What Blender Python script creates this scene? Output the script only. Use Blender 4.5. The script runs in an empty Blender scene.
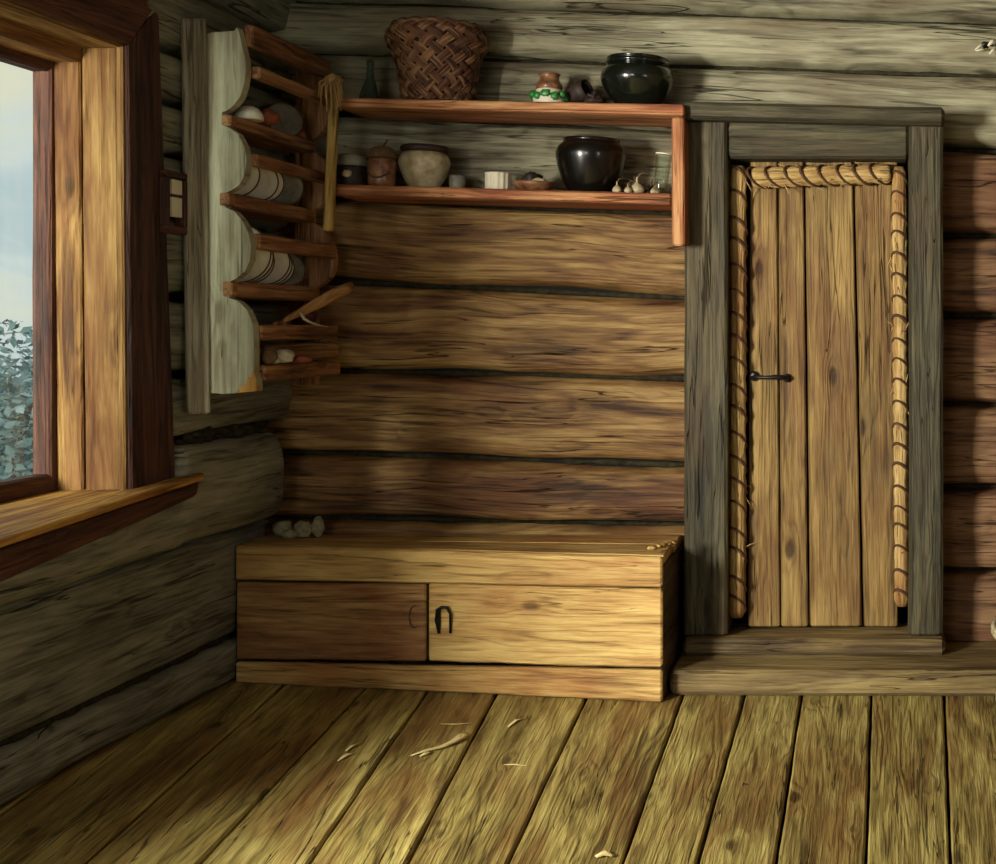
import bpy, math, random
from mathutils import Vector, noise, Matrix
random.seed(7)
C = bpy.context.scene.collection
CAMZ = 1.243; F = 1273.0; VX = 880.0; VY = 325.0

def P(px, py, d):
    return Vector(((px-VX)/F*d, d, CAMZ+(VY-py)/F*d))
def PX(px, d): return (px-VX)/F*d
def PZ(py, d): return CAMZ+(VY-py)/F*d
def nz(x, y=0.0, z=0.0): return noise.noise(Vector((x, y, z)))
def lin(r, g, b):
    f = lambda c: (c/255/12.92) if c/255 <= 0.04045 else ((c/255+0.055)/1.055)**2.4
    return (f(r), f(g), f(b), 1.0)

# ------------------------------------------------------------------ materials
def new_mat(name):
    m = bpy.data.materials.new(name); m.use_nodes = True
    nt = m.node_tree; nt.nodes.clear()
    out = nt.nodes.new('ShaderNodeOutputMaterial')
    b = nt.nodes.new('ShaderNodeBsdfPrincipled')
    nt.links.new(b.outputs[0], out.inputs[0])
    return m, nt, b
class N:
    """small node-building helper"""
    def __init__(s, nt): s.nt = nt
    def add(s, t, **kw):
        n = s.nt.nodes.new(t)
        for k, v in kw.items(): setattr(n, k, v)
        return n
    def link(s, a, b): s.nt.links.new(a, b)
    def val(s, sock, v):
        if isinstance(v, bpy.types.NodeSocket): s.link(v, sock)
        else: sock.default_value = v
    def math(s, op, a, b=0.0, c=None, clamp=False):
        n = s.add('ShaderNodeMath', operation=op, use_clamp=clamp)
        s.val(n.inputs[0], a); s.val(n.inputs[1], b)
        if c is not None: s.val(n.inputs[2], c)
        return n.outputs[0]
    def vmul(s, v, k):
        n = s.add('ShaderNodeVectorMath', operation='MULTIPLY'); s.link(v, n.inputs[0]); n.inputs[1].default_value = k
        return n.outputs[0]
    def noise(s, v, scale=1.0, detail=2.0, rough=0.5, dist=0.0):
        n = s.add('ShaderNodeTexNoise'); s.link(v, n.inputs['Vector'])
        n.inputs['Scale'].default_value = scale; n.inputs['Detail'].default_value = detail
        n.inputs['Roughness'].default_value = rough; n.inputs['Distortion'].default_value = dist
        return n.outputs[0]
    def mrange(s, v, a, b, c=0.0, d=1.0):
        n = s.add('ShaderNodeMapRange'); s.link(v, n.inputs[0])
        for i, x in enumerate((a, b, c, d)): n.inputs[1+i].default_value = x
        return n.outputs[0]
    def mix(s, f, a, b, mode='MIX'):
        n = s.add('ShaderNodeMix', data_type='RGBA', blend_type=mode)
        s.val(n.inputs[0], f); s.val(n.inputs[6], a); s.val(n.inputs[7], b)
        return n.outputs[2]
    def ramp(s, f, stops):
        n = s.add('ShaderNodeValToRGB'); s.link(f, n.inputs[0])
        el = n.color_ramp.elements
        while len(el) < len(stops): el.new(0.5)
        for e, (p, c) in zip(el, stops): e.position = p; e.color = c
        return n.outputs[0]
    def attr(s, name):
        return s.add('ShaderNodeAttribute', attribute_name=name)
    def bump(s, h, strength, dist):
        n = s.add('ShaderNodeBump'); s.link(h, n.inputs['Height'])
        n.inputs['Strength'].default_value = strength; n.inputs['Distance'].default_value = dist
        return n.outputs[0]

def wood(name, dark, mid, light, patch=None, crackb=1.2, patch_amt=0.6, crack=0.8, knots=0.8, rough=0.62, bump=0.7, stain=None, stain_amt=0.0, freq=1.0):
    m, nt, b = new_mat(name); g = N(nt)
    gc = g.attr('gc').outputs['Vector']; tone = g.attr('tone').outputs['Fac']
    # knots bend the grain around them
    vk = g.vmul(gc, (3.6*freq, 7.5*freq, 1.0))
    vor = g.add('ShaderNodeTexVoronoi'); g.link(vk, vor.inputs['Vector']); vor.inputs['Scale'].default_value = 1.0
    sel = g.add('ShaderNodeSeparateColor'); g.link(vor.outputs['Color'], sel.inputs[0])
    pick = g.mrange(sel.outputs[0], 0.62, 0.65)
    kd = vor.outputs['Distance']
    knot = g.math('MULTIPLY', g.mrange(kd, 0.16, 0.09), pick, clamp=True)
    halo = g.math('MULTIPLY', g.mrange(kd, 0.42, 0.08), pick, clamp=True)
    n1 = g.noise(g.vmul(gc, (1.4*freq, 13*freq, 1.0)), 1.0, 5, 0.62, 0.4)
    n2 = g.noise(g.vmul(gc, (6*freq, 170*freq, 1.0)), 1.0, 3, 0.6)
    n3 = g.noise(g.vmul(gc, (0.55*freq, 6*freq, 1.0)), 1.0, 3.5, 0.5, 0.15)
    n4 = g.noise(g.vmul(gc, (3.2*freq, 44*freq, 1.0)), 1.0, 4, 0.65, 0.5)
    ringsv = g.math('MULTIPLY_ADD', halo, 0.09, n3)
    r0 = g.math('SINE', g.math('MULTIPLY', ringsv, 90.0))
    r1 = g.math('MULTIPLY_ADD', r0, 0.5, 0.5)
    r2 = g.math('POWER', r1, 2.2)
    f = g.math('MULTIPLY', n1, 1.05)
    f = g.math('MULTIPLY_ADD', n2, 0.34, f)
    f = g.math('MULTIPLY_ADD', n4, 0.75, f)
    f = g.math('SUBTRACT', f, 0.335)
    f = g.math('MULTIPLY_ADD', r2, -0.11, f)
    f = g.math('MULTIPLY_ADD', tone, 0.42, f)
    f = g.math('SUBTRACT', f, 0.18)
    col = g.ramp(f, [(0.25, dark), (0.50, mid), (0.76, light)])
    if patch is not None:
        pn = g.noise(g.vmul(gc, (1.6, 5.0, 1.0)), 1.0, 4, 0.6)
        pm = g.mrange(pn, 0.47, 0.66, 0.0, patch_amt)
        col = g.mix(pm, col, g.mix(0.55, patch, g.mix(1.0, col, (2.0, 2.0, 2.0, 1), 'MULTIPLY'), 'MULTIPLY'))
        col = g.mix(g.math('MULTIPLY', pm, 0.55), col, patch)
    if stain is not None:
        sn = g.noise(g.vmul(gc, (1.0, 2.2, 1.0)), 1.7, 5, 0.65)
        col = g.mix(g.mrange(sn, 0.50, 0.68, 0.0, stain_amt), col, stain)
    # short fine checks, then long drying cracks
    fn = g.noise(g.vmul(gc, (2.6*freq, 60*freq, 1.0)), 1.0, 2, 0.5, 0.6)
    fm = g.mrange(fn, 0.335, 0.29, 0.0, 0.75*crack)
    col = g.mix(fm, col, (dark[0]*0.5, dark[1]*0.45, dark[2]*0.45, 1))
    cn = g.noise(g.vmul(gc, (0.75*freq, 17*freq, 1.0)), 1.0, 3.5, 0.55, 0.2)
    ca = g.math('ABSOLUTE', g.math('SUBTRACT', cn, 0.5))
    cov = g.noise(g.vmul(gc, (1.2, 6.0, 1.0)), 1.0, 2, 0.5)
    cwid = g.mrange(cov, 0.46, 0.66, 0.0008, 0.016)
    cm = g.math('SUBTRACT', 1.0, g.math('DIVIDE', ca, cwid), clamp=True)
    cm = g.math('MULTIPLY', cm, g.mrange(cov, 0.46, 0.51))
    dk = (dark[0]*0.22, dark[1]*0.20, dark[2]*0.2, 1)
    col = g.mix(g.math('MULTIPLY', halo, 0.30*knots), col, dark)
    col = g.mix(g.math('MULTIPLY', knot, knots), col, (dark[0]*0.45, dark[1]*0.36, dark[2]*0.32, 1))
    col = g.mix(g.math('MULTIPLY', cm, crack), col, dk)
    g.link(col, b.inputs['Base Color'])
    b.inputs['Roughness'].default_value = rough
    b.inputs['Specular IOR Level'].default_value = 0.28
    h = g.math('MULTIPLY', n2, 0.35)
    h = g.math('MULTIPLY_ADD', r2, -0.18, h)
    h = g.math('MULTIPLY_ADD', n1, 0.8, h)
    h = g.math('MULTIPLY_ADD', n4, 0.8, h)
    h = g.math('MULTIPLY_ADD', cm, -crackb, h)
    h = g.math('MULTIPLY_ADD', knot, -0.4, h)
    g.link(g.bump(h, bump, 0.012), b.inputs['Normal'])
    return m

def plain(name, col, rough=0.6, var=0.35, scale=30.0, metal=0.0, bump=0.25, coat=0.0, spec=0.4, col2=None):
    m, nt, b = new_mat(name); g = N(nt)
    tc = g.add('ShaderNodeTexCoord')
    n = g.noise(tc.outputs['Object'], scale, 5, 0.6)
    c2 = col2 or (col[0]*(1-var), col[1]*(1-var), col[2]*(1-var), 1)
    cc = g.ramp(n, [(0.35, c2), (0.65, col)])
    g.link(cc, b.inputs['Base Color'])
    b.inputs['Roughness'].default_value = rough; b.inputs['Metallic'].default_value = metal
    b.inputs['Specular IOR Level'].default_value = spec
    b.inputs['Coat Weight'].default_value = coat; b.inputs['Coat Roughness'].default_value = 0.08
    if bump: g.link(g.bump(n, bump, 0.004), b.inputs['Normal'])
    return m

M = {}
M['log_grey'] = wood('weathered grey log', lin(66,62,46), lin(134,130,103), lin(172,168,136), patch=lin(112,96,74), patch_amt=0.5, crack=0.9, knots=0.25)
M['log_brown'] = wood('smoked brown log', lin(60,42,26), lin(134,102,60), lin(182,152,94), patch=lin(106,64,40), patch_amt=0.55, crack=0.9, knots=0.6)
M['log_red'] = wood('reddish brown log', lin(58,40,28), lin(118,88,60), lin(148,116,82), patch=lin(98,58,44), patch_amt=0.5, crack=0.8, knots=0.4)
M['log_left'] = wood('dull grey window wall log', lin(66,66,54), lin(128,128,108), lin(158,158,134), patch=lin(100,98,80), patch_amt=0.4, crack=0.9, knots=0.3, stain=lin(60,48,38), stain_amt=0.4)
M['floor'] = wood('worn olive floor board', lin(78,64,33), lin(148,132,72), lin(192,178,106), patch=lin(116,74,40), patch_amt=0.55, crack=0.8, knots=0.75, rough=0.5, stain=lin(90,78,42), stain_amt=0.35)
M['bench'] = wood('ochre bench board', lin(104,74,38), lin(186,150,86), lin(214,184,112), patch=lin(150,94,52), patch_amt=0.45, crack=0.55, knots=0.6, stain=lin(134,110,66), stain_amt=0.3)
M['bench_dark'] = wood('reddish bench door board', lin(88,60,34), lin(154,116,68), lin(188,152,94), patch=lin(124,72,48), patch_amt=0.45, crack=0.7, knots=0.5)
M['bench_shaded'] = wood('shaded bench end board', lin(30,24,18), lin(66,54,38), lin(92,78,54), crack=0.8, knots=0.2)  # bench wood darkened: shade of the end board put into its colour
M['door'] = wood('ochre brown door plank', lin(70,48,24), lin(124,98,52), lin(160,132,76), patch=lin(108,72,40), patch_amt=0.6, crack=0.75, knots=0.8, stain=lin(108,96,58), stain_amt=0.4)
M['frame'] = wood('grey green door frame', lin(33,31,20), lin(70,66,46), lin(104,97,70), patch=lin(92,72,46), patch_amt=0.45, crack=0.75, knots=0.3, stain=lin(52,50,40), stain_amt=0.5)
M['sill'] = wood('threshold timber', lin(58,46,28), lin(122,104,64), lin(150,132,84), patch=lin(86,66,40), patch_amt=0.6, crack=0.8, knots=0.4)
M['amber'] = wood('amber window jamb', lin(76,46,22), lin(140,101,52), lin(180,142,84), patch=lin(112,66,34), patch_amt=0.6, crack=0.12, knots=0.7, crackb=0.15)
M['casing'] = wood('dark red window casing', lin(34,19,15), lin(76,46,36), lin(106,68,50), crack=0.7, knots=0.2)
M['sillboard'] = wood('ochre window sill', lin(112,72,30), lin(184,138,66), lin(206,166,88), patch=lin(130,66,40), patch_amt=0.5, crack=0.6, knots=0.4)
M['rack_panel'] = wood('chalky pale rack panel', lin(112,106,80), lin(160,160,132), lin(184,184,154), patch=lin(128,108,80), patch_amt=0.6, stain=lin(96,80,58), stain_amt=0.5, crack=0.5, knots=0.35, rough=0.7)
M['rack_rail'] = wood('brown rack rail', lin(66,42,30), lin(142,100,66), lin(184,144,98), patch=lin(112,72,54), patch_amt=0.3, crack=0.6, knots=0.2)
M['rack_post'] = wood('grey rack post', lin(104,100,78), lin(160,156,128), lin(184,180,150), patch=lin(122,100,76), patch_amt=0.5, crack=0.7, knots=0.3)
M['shelf'] = wood('orange red shelf board', lin(92,54,34), lin(162,106,66), lin(206,158,104), patch=lin(150,68,44), patch_amt=0.55, crack=0.6, knots=0.3)
M['post'] = wood('raw ochre pole', lin(104,80,38), lin(172,142,76), lin(198,170,98), crack=0.4, knots=0.3)
M['spoon'] = wood('light brown spoon wood', lin(84,54,30), lin(146,106,62), lin(186,146,92), crack=0.4, knots=0.2)
M['shaving'] = wood('pale wood shaving', lin(170,146,84), lin(214,194,128), lin(230,214,156), crack=0.1, knots=0.0)
M['straw'] = wood('pale straw', lin(104,76,36), lin(176,144,84), lin(206,178,118), patch=lin(136,92,48), patch_amt=0.6, crack=0.5, knots=0.0, freq=2.5)
M['cord'] = plain('dark bast cord', lin(84,54,30), 0.8, 0.4, 60)
M['void'] = plain('dark gap filling', lin(26,24,20), 0.9, 0.4, 20, bump=0.6)
M['moss'] = plain('dry moss caulking', lin(64,60,44), 0.95, 0.6, 40, bump=0.8, spec=0.1)
M['tow'] = plain('pale tow', lin(150,146,112), 0.9, 0.4, 60, bump=0.8, spec=0.1)
M['iron'] = plain('black iron', lin(58,56,54), 0.38, 0.5, 40, metal=0.8)
M['glaze'] = plain('black pot glaze', lin(14,12,9), 0.26, 0.4, 12, coat=0.35, spec=0.4, bump=0.05)
M['glaze_green'] = plain('dark green pot glaze', lin(18,24,17), 0.2, 0.5, 9, coat=0.5, spec=0.45, bump=0.05)
M['cream'] = plain('stained cream glaze', lin(198,190,154), 0.35, 0.3, 26, col2=lin(150,132,94), coat=0.3)
M['soot'] = plain('sooty clay', lin(58,44,36), 0.6, 0.5, 30)
M['browncrock'] = plain('brown crock glaze', lin(150,108,72), 0.4, 0.5, 34, col2=lin(86,50,34), coat=0.2)
M['white'] = plain('chalk white ware', lin(226,218,190), 0.5, 0.14, 30)
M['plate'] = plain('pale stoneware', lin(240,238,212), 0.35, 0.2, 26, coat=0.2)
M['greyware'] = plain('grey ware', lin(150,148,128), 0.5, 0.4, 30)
M['redclay'] = plain('reddish clay', lin(150,84,62), 0.6, 0.35, 30)
M['darkred'] = plain('dark red clay', lin(76,34,30), 0.5, 0.4, 30)
M['green'] = plain('green leaf glaze', lin(46,132,52), 0.35, 0.4, 60)
M['basket'] = wood('woven birch bark strip', lin(44,26,20), lin(108,74,50), lin(186,148,102), patch=lin(88,44,36), patch_amt=0.6, crack=0.3, knots=0.0, freq=2.0)
M['liner'] = plain('dark basket inside', lin(36,22,18), 0.9, 0.3, 20)
M['garlic'] = plain('papery garlic skin', lin(196,180,140), 0.6, 0.35, 50)
M['husk'] = plain('dry brown husk', lin(110,86,54), 0.8, 0.5, 40)
M['cloth_pale'] = plain('pale rag', lin(196,192,164), 0.9, 0.3, 60)
M['leafmat'] = plain('blue green foliage', lin(138,164,168), 0.7, 0.5, 2.0, col2=lin(84,112,114), bump=0)
M['bark'] = plain('grey bark', lin(110,100,88), 0.9, 0.4, 10)
M['grass'] = plain('meadow ground', lin(120,138,112), 0.95, 0.4, 1.5)
M['ceil'] = wood('ceiling board', lin(50,42,30), lin(104,90,66), lin(128,112,84), crack=0.7, knots=0.4)

def glass_mat(nm, amt):
    m = bpy.data.materials.new(nm); m.use_nodes = True
    nt = m.node_tree; nt.nodes.clear(); g = N(nt)
    out = g.add('ShaderNodeOutputMaterial'); mx = g.add('ShaderNodeMixShader')
    t = g.add('ShaderNodeBsdfTransparent'); gl = g.add('ShaderNodeBsdfGlossy'); fr = g.add('ShaderNodeLayerWeight')
    t.inputs[0].default_value = (0.93, 0.97, 0.95, 1); gl.inputs['Roughness'].default_value = 0.03; fr.inputs[0].default_value = 0.12
    g.link(g.math('MULTIPLY_ADD', fr.outputs['Facing'], amt, 0.03), mx.inputs[0]); g.link(t.outputs[0], mx.inputs[1]); g.link(gl.outputs[0], mx.inputs[2]); g.link(mx.outputs[0], out.inputs[0])
    return m
M['glass'] = glass_mat('window glass', 0.3); M['tumbler'] = glass_mat('thick clear glass', 1.0)
def bottle_mat():
    m, nt, b = new_mat('thick greenish glass')
    b.inputs['Base Color'].default_value = lin(120, 140, 116); b.inputs['Transmission Weight'].default_value = 0.8
    b.inputs['Roughness'].default_value = 0.08; b.inputs['IOR'].default_value = 1.45
    return m
M['bottle'] = bottle_mat()

# ------------------------------------------------------------------ mesh builder
class MB:
    def __init__(s): s.v = []; s.f = []; s.gc = []; s.tone = []; s.sm = []
    def grid(s, rows, gcs, tone, close=False, caps=False, smooth=True):
        """rows: list of rings of points; gcs the same shape"""
        base = len(s.v); n = len(rows[0])
        for r, gr in zip(rows, gcs):
            for p, q in zip(r, gr): s.v.append(Vector(p)); s.gc.append(q); s.tone.append(tone)
        m = n if close else n-1
        for i in range(len(rows)-1):
            for j in range(m):
                a = base+i*n+j; b = base+i*n+(j+1) % n
                s.f.append((a, b, b+n, a+n)); s.sm.append(smooth)
        if caps:
            s.f.append(tuple(base+j for j in reversed(range(n)))); s.sm.append(False)
            s.f.append(tuple(base+(len(rows)-1)*n+j for j in range(n))); s.sm.append(False)
    def quad(s, q0, q1, nseg=8, ch=0.06, jit=0.0, tone=None, chabs=None, seed=None, bow=0.0):
        """a plank or beam from the 4-corner section q0 to q1, with worn chamfered edges"""
        seed = random.uniform(0, 500) if seed is None else seed
        tone = random.uniform(-0.25, 0.25) if tone is None else tone
        q0 = [Vector(p) for p in q0]; q1 = [Vector(p) for p in q1]
        w = max((q0[1]-q0[0]).length, (q1[1]-q1[0]).length); h = max((q0[3]-q0[0]).length, (q1[3]-q1[0]).length)
        c = chabs if chabs is not None else ch*min(w, h)
        cu = min(0.45, c/max(w, 1e-6)); cv = min(0.45, c/max(h, 1e-6))
        def side(n):  return [k/n for k in range(1, n)]
        nu = max(2, min(10, int(w/0.03))); nv = max(2, min(10, int(h/0.03)))
        uv = []
        us = [cu+(1-2*cu)*k/nu for k in range(nu+1)]; vs = [cv+(1-2*cv)*k/nv for k in range(nv+1)]
        uv += [(u, 0.0) for u in us]; uv += [(1.0, v) for v in vs]
        uv += [(u, 1.0) for u in reversed(us)]; uv += [(0.0, v) for v in reversed(vs)]
        L = sum(((q1[k]-q0[k]).length for k in range(4)))/4
        # distance round the section is the across-grain coordinate
        rows = []; gcs = []
        ts = [0.0, min(0.2, c/max(L, 1e-6))]+[k/nseg for k in range(1, nseg)]+[1-min(0.2, c/max(L, 1e-6)), 1.0]
        ts = sorted(set(ts))
        per = [0.0]
        pts2 = [(u*w, v*h) for u, v in uv]
        for a, b in zip(pts2, pts2[1:]): per.append(per[-1]+math.hypot(b[0]-a[0], b[1]-a[1]))
        for i, t in enumerate(ts):
            sec = [q0[k].lerp(q1[k], t) for k in range(4)]
            end = (i == 0 or i == len(ts)-1)
            row = []; gr = []
            for (u, v), pr in zip(uv, per):
                uu, vv = (u, v) if not end else (0.5+(u-0.5)*(1-2*cu), 0.5+(v-0.5)*(1-2*cv))
                p = (sec[0]*(1-uu)+sec[1]*uu)*(1-vv)+(sec[3]*(1-uu)+sec[2]*uu)*vv
                if jit:
                    d = (nz(t*L*2.5+seed, u*w*9, v*h*9)*0.6+nz(t*L*9+seed, u*w*25, v*h*25)*0.5)*jit
                    ctr = (sec[0]+sec[1]+sec[2]+sec[3])*0.25; dr = p-ctr
                    if dr.length > 1e-6: p = p+dr.normalized()*d
                row.append(p); gr.append((t*L+seed*1.37, pr+seed*0.31, seed))
            rows.append(row); gcs.append(gr)
        s.grid(rows, gcs, tone, close=True, caps=True, smooth=False)
    def box(s, x0, x1, y0, y1, z0, z1, axis='x', **kw):
        if axis == 'x':
            a = lambda x: [(x, y0, z0), (x, y1, z0), (x, y1, z1), (x, y0, z1)]; s.quad(a(x0), a(x1), **kw)
        elif axis == 'y':
            a = lambda y: [(x1, y, z0), (x0, y, z0), (x0, y, z1), (x1, y, z1)]; s.quad(a(y0), a(y1), **kw)
        else:
            a = lambda z: [(x0, y0, z), (x1, y0, z), (x1, y1, z), (x0, y1, z)]; s.quad(a(z0), a(z1), **kw)
    def lathe(s, prof, c=(0, 0, 0), n=40, mat=None, wob=0.0, tone=0.0, squash=(1, 1)):
        """prof: (radius, height) from bottom to top, in or out again"""
        seed = random.uniform(0, 300); rows = []; gcs = []; l = 0; prev = None
        for r, z in prof:
            if prev: l += math.hypot(r-prev[0], z-prev[1])
            prev = (r, z); row = []; gr = []
            for k in range(n):
                a = 2*math.pi*k/n
                rr = r*(1+wob*nz(math.cos(a)*1.5+seed, math.sin(a)*1.5, z*12))
                p = Vector((rr*math.cos(a)*squash[0], rr*math.sin(a)*squash[1], z))
                if mat is not None: p = mat @ p
                row.append(p+Vector(c)); gr.append((l+seed, a*0.1, seed))
            rows.append(row); gcs.append(gr)
        s.grid(rows, gcs, tone, close=True, caps=True)
    def tube(s, pts, rad, n=8, tone=0.0, flat=1.0, up=Vector((0, 0, 1)), seed=None):
        seed = random.uniform(0, 300) if seed is None else seed
        pts = [Vector(p) for p in pts]; rows = []; gcs = []; l = 0
        for i, p in enumerate(pts):
            d = (pts[min(i+1, len(pts)-1)]-pts[max(i-1, 0)])
            d = d.normalized() if d.length > 1e-9 else Vector((0, 0, 1))
            a = d.cross(up)
            if a.length < 1e-3: a = d.cross(Vector((1, 0, 0)))
            a.normalize(); b = d.cross(a).normalized()
            if i: l += (p-pts[i-1]).length
            r = rad[i] if hasattr(rad, '__len__') else rad
            rows.append([p+a*r*math.cos(2*math.pi*k/n)+b*r*flat*math.sin(2*math.pi*k/n) for k in range(n)])
            gcs.append([(l+seed, 2*math.pi*k/n*r, seed) for k in range(n)])
        s.grid(rows, gcs, tone, close=True, caps=True)
    def blob(s, c, r, amp=0.2, fr=1.5, n=14, tone=0.0, seed=None):
        seed = random.uniform(0, 300) if seed is None else seed
        c = Vector(c); r = Vector(r) if hasattr(r, '__len__') else Vector((r, r, r)); rows = []; gcs = []
        for i in range(n+1):
            th = math.pi*(0.02+0.96*i/n); row = []; gr = []
            for k in range(2*n):
                ph = math.pi*k/n
                d = Vector((math.sin(th)*math.cos(ph), math.sin(th)*math.sin(ph), -math.cos(th)))
                q = 1+amp*nz(d.x*fr+seed, d.y*fr, d.z*fr)+amp*0.4*nz(d.x*fr*3+seed, d.y*fr*3, d.z*fr*3)
                row.append(c+Vector((d.x*r.x*q, d.y*r.y*q, d.z*r.z*q))); gr.append((i*0.01+seed, k*0.01, seed))
            rows.append(row); gcs.append(gr)
        s.grid(rows, gcs, tone, close=True, caps=True)
    def settle(s, z):
        zm = min(v.z for v in s.v); s.v = [v+Vector((0, 0, z+0.001-zm)) for v in s.v]
    def outline(s, pts, y0, y1, tone=0.0, n=1, fy=None):
        """an outline in X,Z given thickness between y0 and y1"""
        seed = random.uniform(0, 300); rows = []; gcs = []
        for y in (y0, y1):
            rows.append([Vector((p[0], y, p[1])) for p in pts]); gcs.append([(p[1]+seed, p[0]+seed, seed) for p in pts])
        s.grid(rows, gcs, tone, close=True, caps=True, smooth=False)
    def build(s, name, mat, parent=None, origin=None):
        me = bpy.data.meshes.new(name); o = bpy.data.objects.new(name, me); C.objects.link(o)
        if parent is not None:
            o.parent = parent; org = ORG[parent]
        else:
            org = Vector(origin) if origin is not None else Vector((0, 0, 0)); o.location = org
        ORG[o] = org
        me.from_pydata([tuple(v-org) for v in s.v], [], s.f)
        a = me.attributes.new('gc', 'FLOAT_VECTOR', 'POINT'); a.data.foreach_set('vector', [x for q in s.gc for x in q])
        t = me.attributes.new('tone', 'FLOAT', 'POINT'); t.data.foreach_set('value', s.tone)
        me.polygons.foreach_set('use_smooth', s.sm)
        me.materials.append(mat); me.update()
        import bmesh
        bm = bmesh.new(); bm.from_mesh(me); bmesh.ops.recalc_face_normals(bm, faces=bm.faces); bm.to_mesh(me); bm.free()
        return o
ORG = {}
def thing(name, label, cat, loc, group=None):
    o = bpy.data.objects.new(name, None); C.objects.link(o); o.location = loc; o.empty_display_size = 0.05
    ORG[o] = Vector(loc); o['label'] = label; o['category'] = cat
    if group: o['group'] = group
    return o
def tag(o, label, cat, group=None):
    o['label'] = label; o['category'] = cat
    if group: o['group'] = group
    return o
def struct(name, loc=(0, 0, 0)):
    o = bpy.data.objects.new(name, None); C.objects.link(o); o.location = loc; ORG[o] = Vector(loc); o['kind'] = 'structure'
    return o
def one(fn, name, mat, parent=None, origin=None):
    m = MB(); fn(m); return m.build(name, mat, parent, origin)

# ------------------------------------------------------------------ log walls
def logpiece(mb, mp, s0, s1, lo, hi, bulge=0.045, depth=0.10, step=0.03, tone=None, end0=False, end1=False, seed=None, wave=0.010, gap=0.007):
    """one hewn log; mp(s, z, out) gives the world point, out = distance it stands into the room"""
    seed = random.uniform(0, 400) if seed is None else seed
    tone = random.uniform(-0.22, 0.22) if tone is None else tone
    n = max(4, int((s1-s0)/step)); NP = 18
    rows = []; gcs = []
    for i in range(n+1):
        s = s0+(s1-s0)*i/n
        zl = lo(s)+gap*(0.6+1.6*abs(nz(s*1.6+seed, 3.3)))+wave*nz(s*2.3+seed, 1.0)
        zh = hi(s)-gap*(0.6+1.6*abs(nz(s*1.3+seed, 9.1)))-wave*nz(s*2.0+seed, 5.0)
        k = 1.0
        if end1 and s > s1-0.10: k = math.sqrt(max(0.02, 1-((s-(s1-0.10))/0.10)**2))
        if end0 and s < s0+0.10: k = math.sqrt(max(0.02, 1-(((s0+0.10)-s)/0.10)**2))
        zc = (zl+zh)/2; row = []; gr = []
        for j in range(NP+1):
            v = j/NP; e = abs(2*v-1)
            rnd = (1-e**4.5)**0.55 if e < 1 else 0
            out = bulge*rnd-depth*(1-min(1, rnd*2.2))*0.7
            out += 0.006*nz(s*3+seed, v*3, 2.0)*rnd+0.010*nz(s*0.9+seed, v*1.5, 7.0)*rnd
            out = out*k-(1-k)*depth*0.8
            vv = 0.5+(v-0.5)*(0.35+0.65*k)
            row.append(mp(s, zl+(zh-zl)*vv, out)); gr.append((s+seed, v*(zh-zl)+seed*0.37, seed))
        rows.append(row); gcs.append(gr)
    mb.grid(rows, gcs, tone)

YW = 4.70      # face of the door wall
XW = -2.20     # face of the window wall
def L2(p0, p1):
    (a, za), (b, zb) = p0, p1
    return lambda x: za+(zb-za)*(x-a)/(b-a)
def pxline(y300, y996, d=YW-0.04):
    return L2((PX(300, d), PZ(y300, d)), (PX(996, d), PZ(y996, d)))

wall_back = struct('wall_back', (0, YW, 0))
mpb = lambda s, z, o: Vector((s, YW-o, z))
S = [pxline(-58, -36), pxline(-2, 21), pxline(50, 72), pxline(108, 149)]
top = lambda x: 2.60
up = MB()
logpiece(up, mpb, -2.32, 1.75, S[0], top)
for a, b, tn in ((1, 0, 0.0), (2, 1, 0.12), (3, 2, 0.02)):
    logpiece(up, mpb, -2.32, 1.75, S[a], S[b], tone=tn)
up.build('grey_logs', M['log_grey'], wall_back)
lf = MB()
YL = [(108, 129), (196, 212), (229, 246), (279, 298), (371, 380), (455, 468), (520, 528), (596, 600), (662, 662)]
YL = [YL[0], YL[1], YL[3], YL[4], YL[5], YL[6], YL[7], YL[8]]
dd = YW-0.04
SL = [L2((PX(300, dd), PZ(a, dd)), (PX(690, dd), PZ(b, dd))) for a, b in YL]
gm = MB()
logpiece(gm, mpb, -2.32, -0.585, SL[1], SL[0], tone=-0.05)
gm.build('grey_logs', M['log_grey'], wall_back)
for i, tn in ((1, 0.0), (2, 0.05), (3, 0.0), (4, -0.12), (5, -0.1), (6, 0.0)):
    logpiece(lf, mpb, -2.32, -0.585, SL[i+1], SL[i], tone=tn, wave=0.014, gap=0.009)
lf.build('brown_logs', M['log_brown'], wall_back)
rt = MB()
YR = [149, 234, 315, 406, 489, 572, 650, 700]
SR = [L2((PX(940, dd), PZ(y, dd)), (PX(996, dd), PZ(y+(0.6 if k else 0.8), dd))) for k, y in enumerate(YR)]
SR[0] = S[3]
for i in range(7):
    logpiece(rt, mpb, 0.155, 1.75, SR[i+1], SR[i], bulge=0.05, tone=random.uniform(-0.1, 0.1))
rt.build('red_logs', M['log_red'], wall_back)
one(lambda m: m.box(-2.5, 1.9, YW+0.055, YW+0.24, -0.1, 2.65, nseg=2, chabs=0.002), 'wall_core', M['void'], wall_back)
def caulk(mb, mp, s0, s1, fz, out=-0.055, r=0.014):
    pts = []; rr = []; sd = random.uniform(0, 200); n = int((s1-s0)/0.03)
    for i in range(n+1):
        s = s0+(s1-s0)*i/n
        pts.append(mp(s, fz(s)+0.004*nz(s*6+sd), out+0.012*nz(s*5+sd, 4.0))); rr.append(r*(0.8+0.9*nz(s*14+sd, 8.0)))
    mb.tube(pts, [max(0.003, x) for x in rr], n=6)
ck = MB()
for f in S[1:]: caulk(ck, mpb, -2.25, 1.7, f)
for f in SL[1:6]: caulk(ck, mpb, -2.25, -0.62, f)
for f in SR[1:6]: caulk(ck, mpb, 0.19, 1.7, f)
ck.build('moss_caulking', M['moss'], wall_back)
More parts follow.
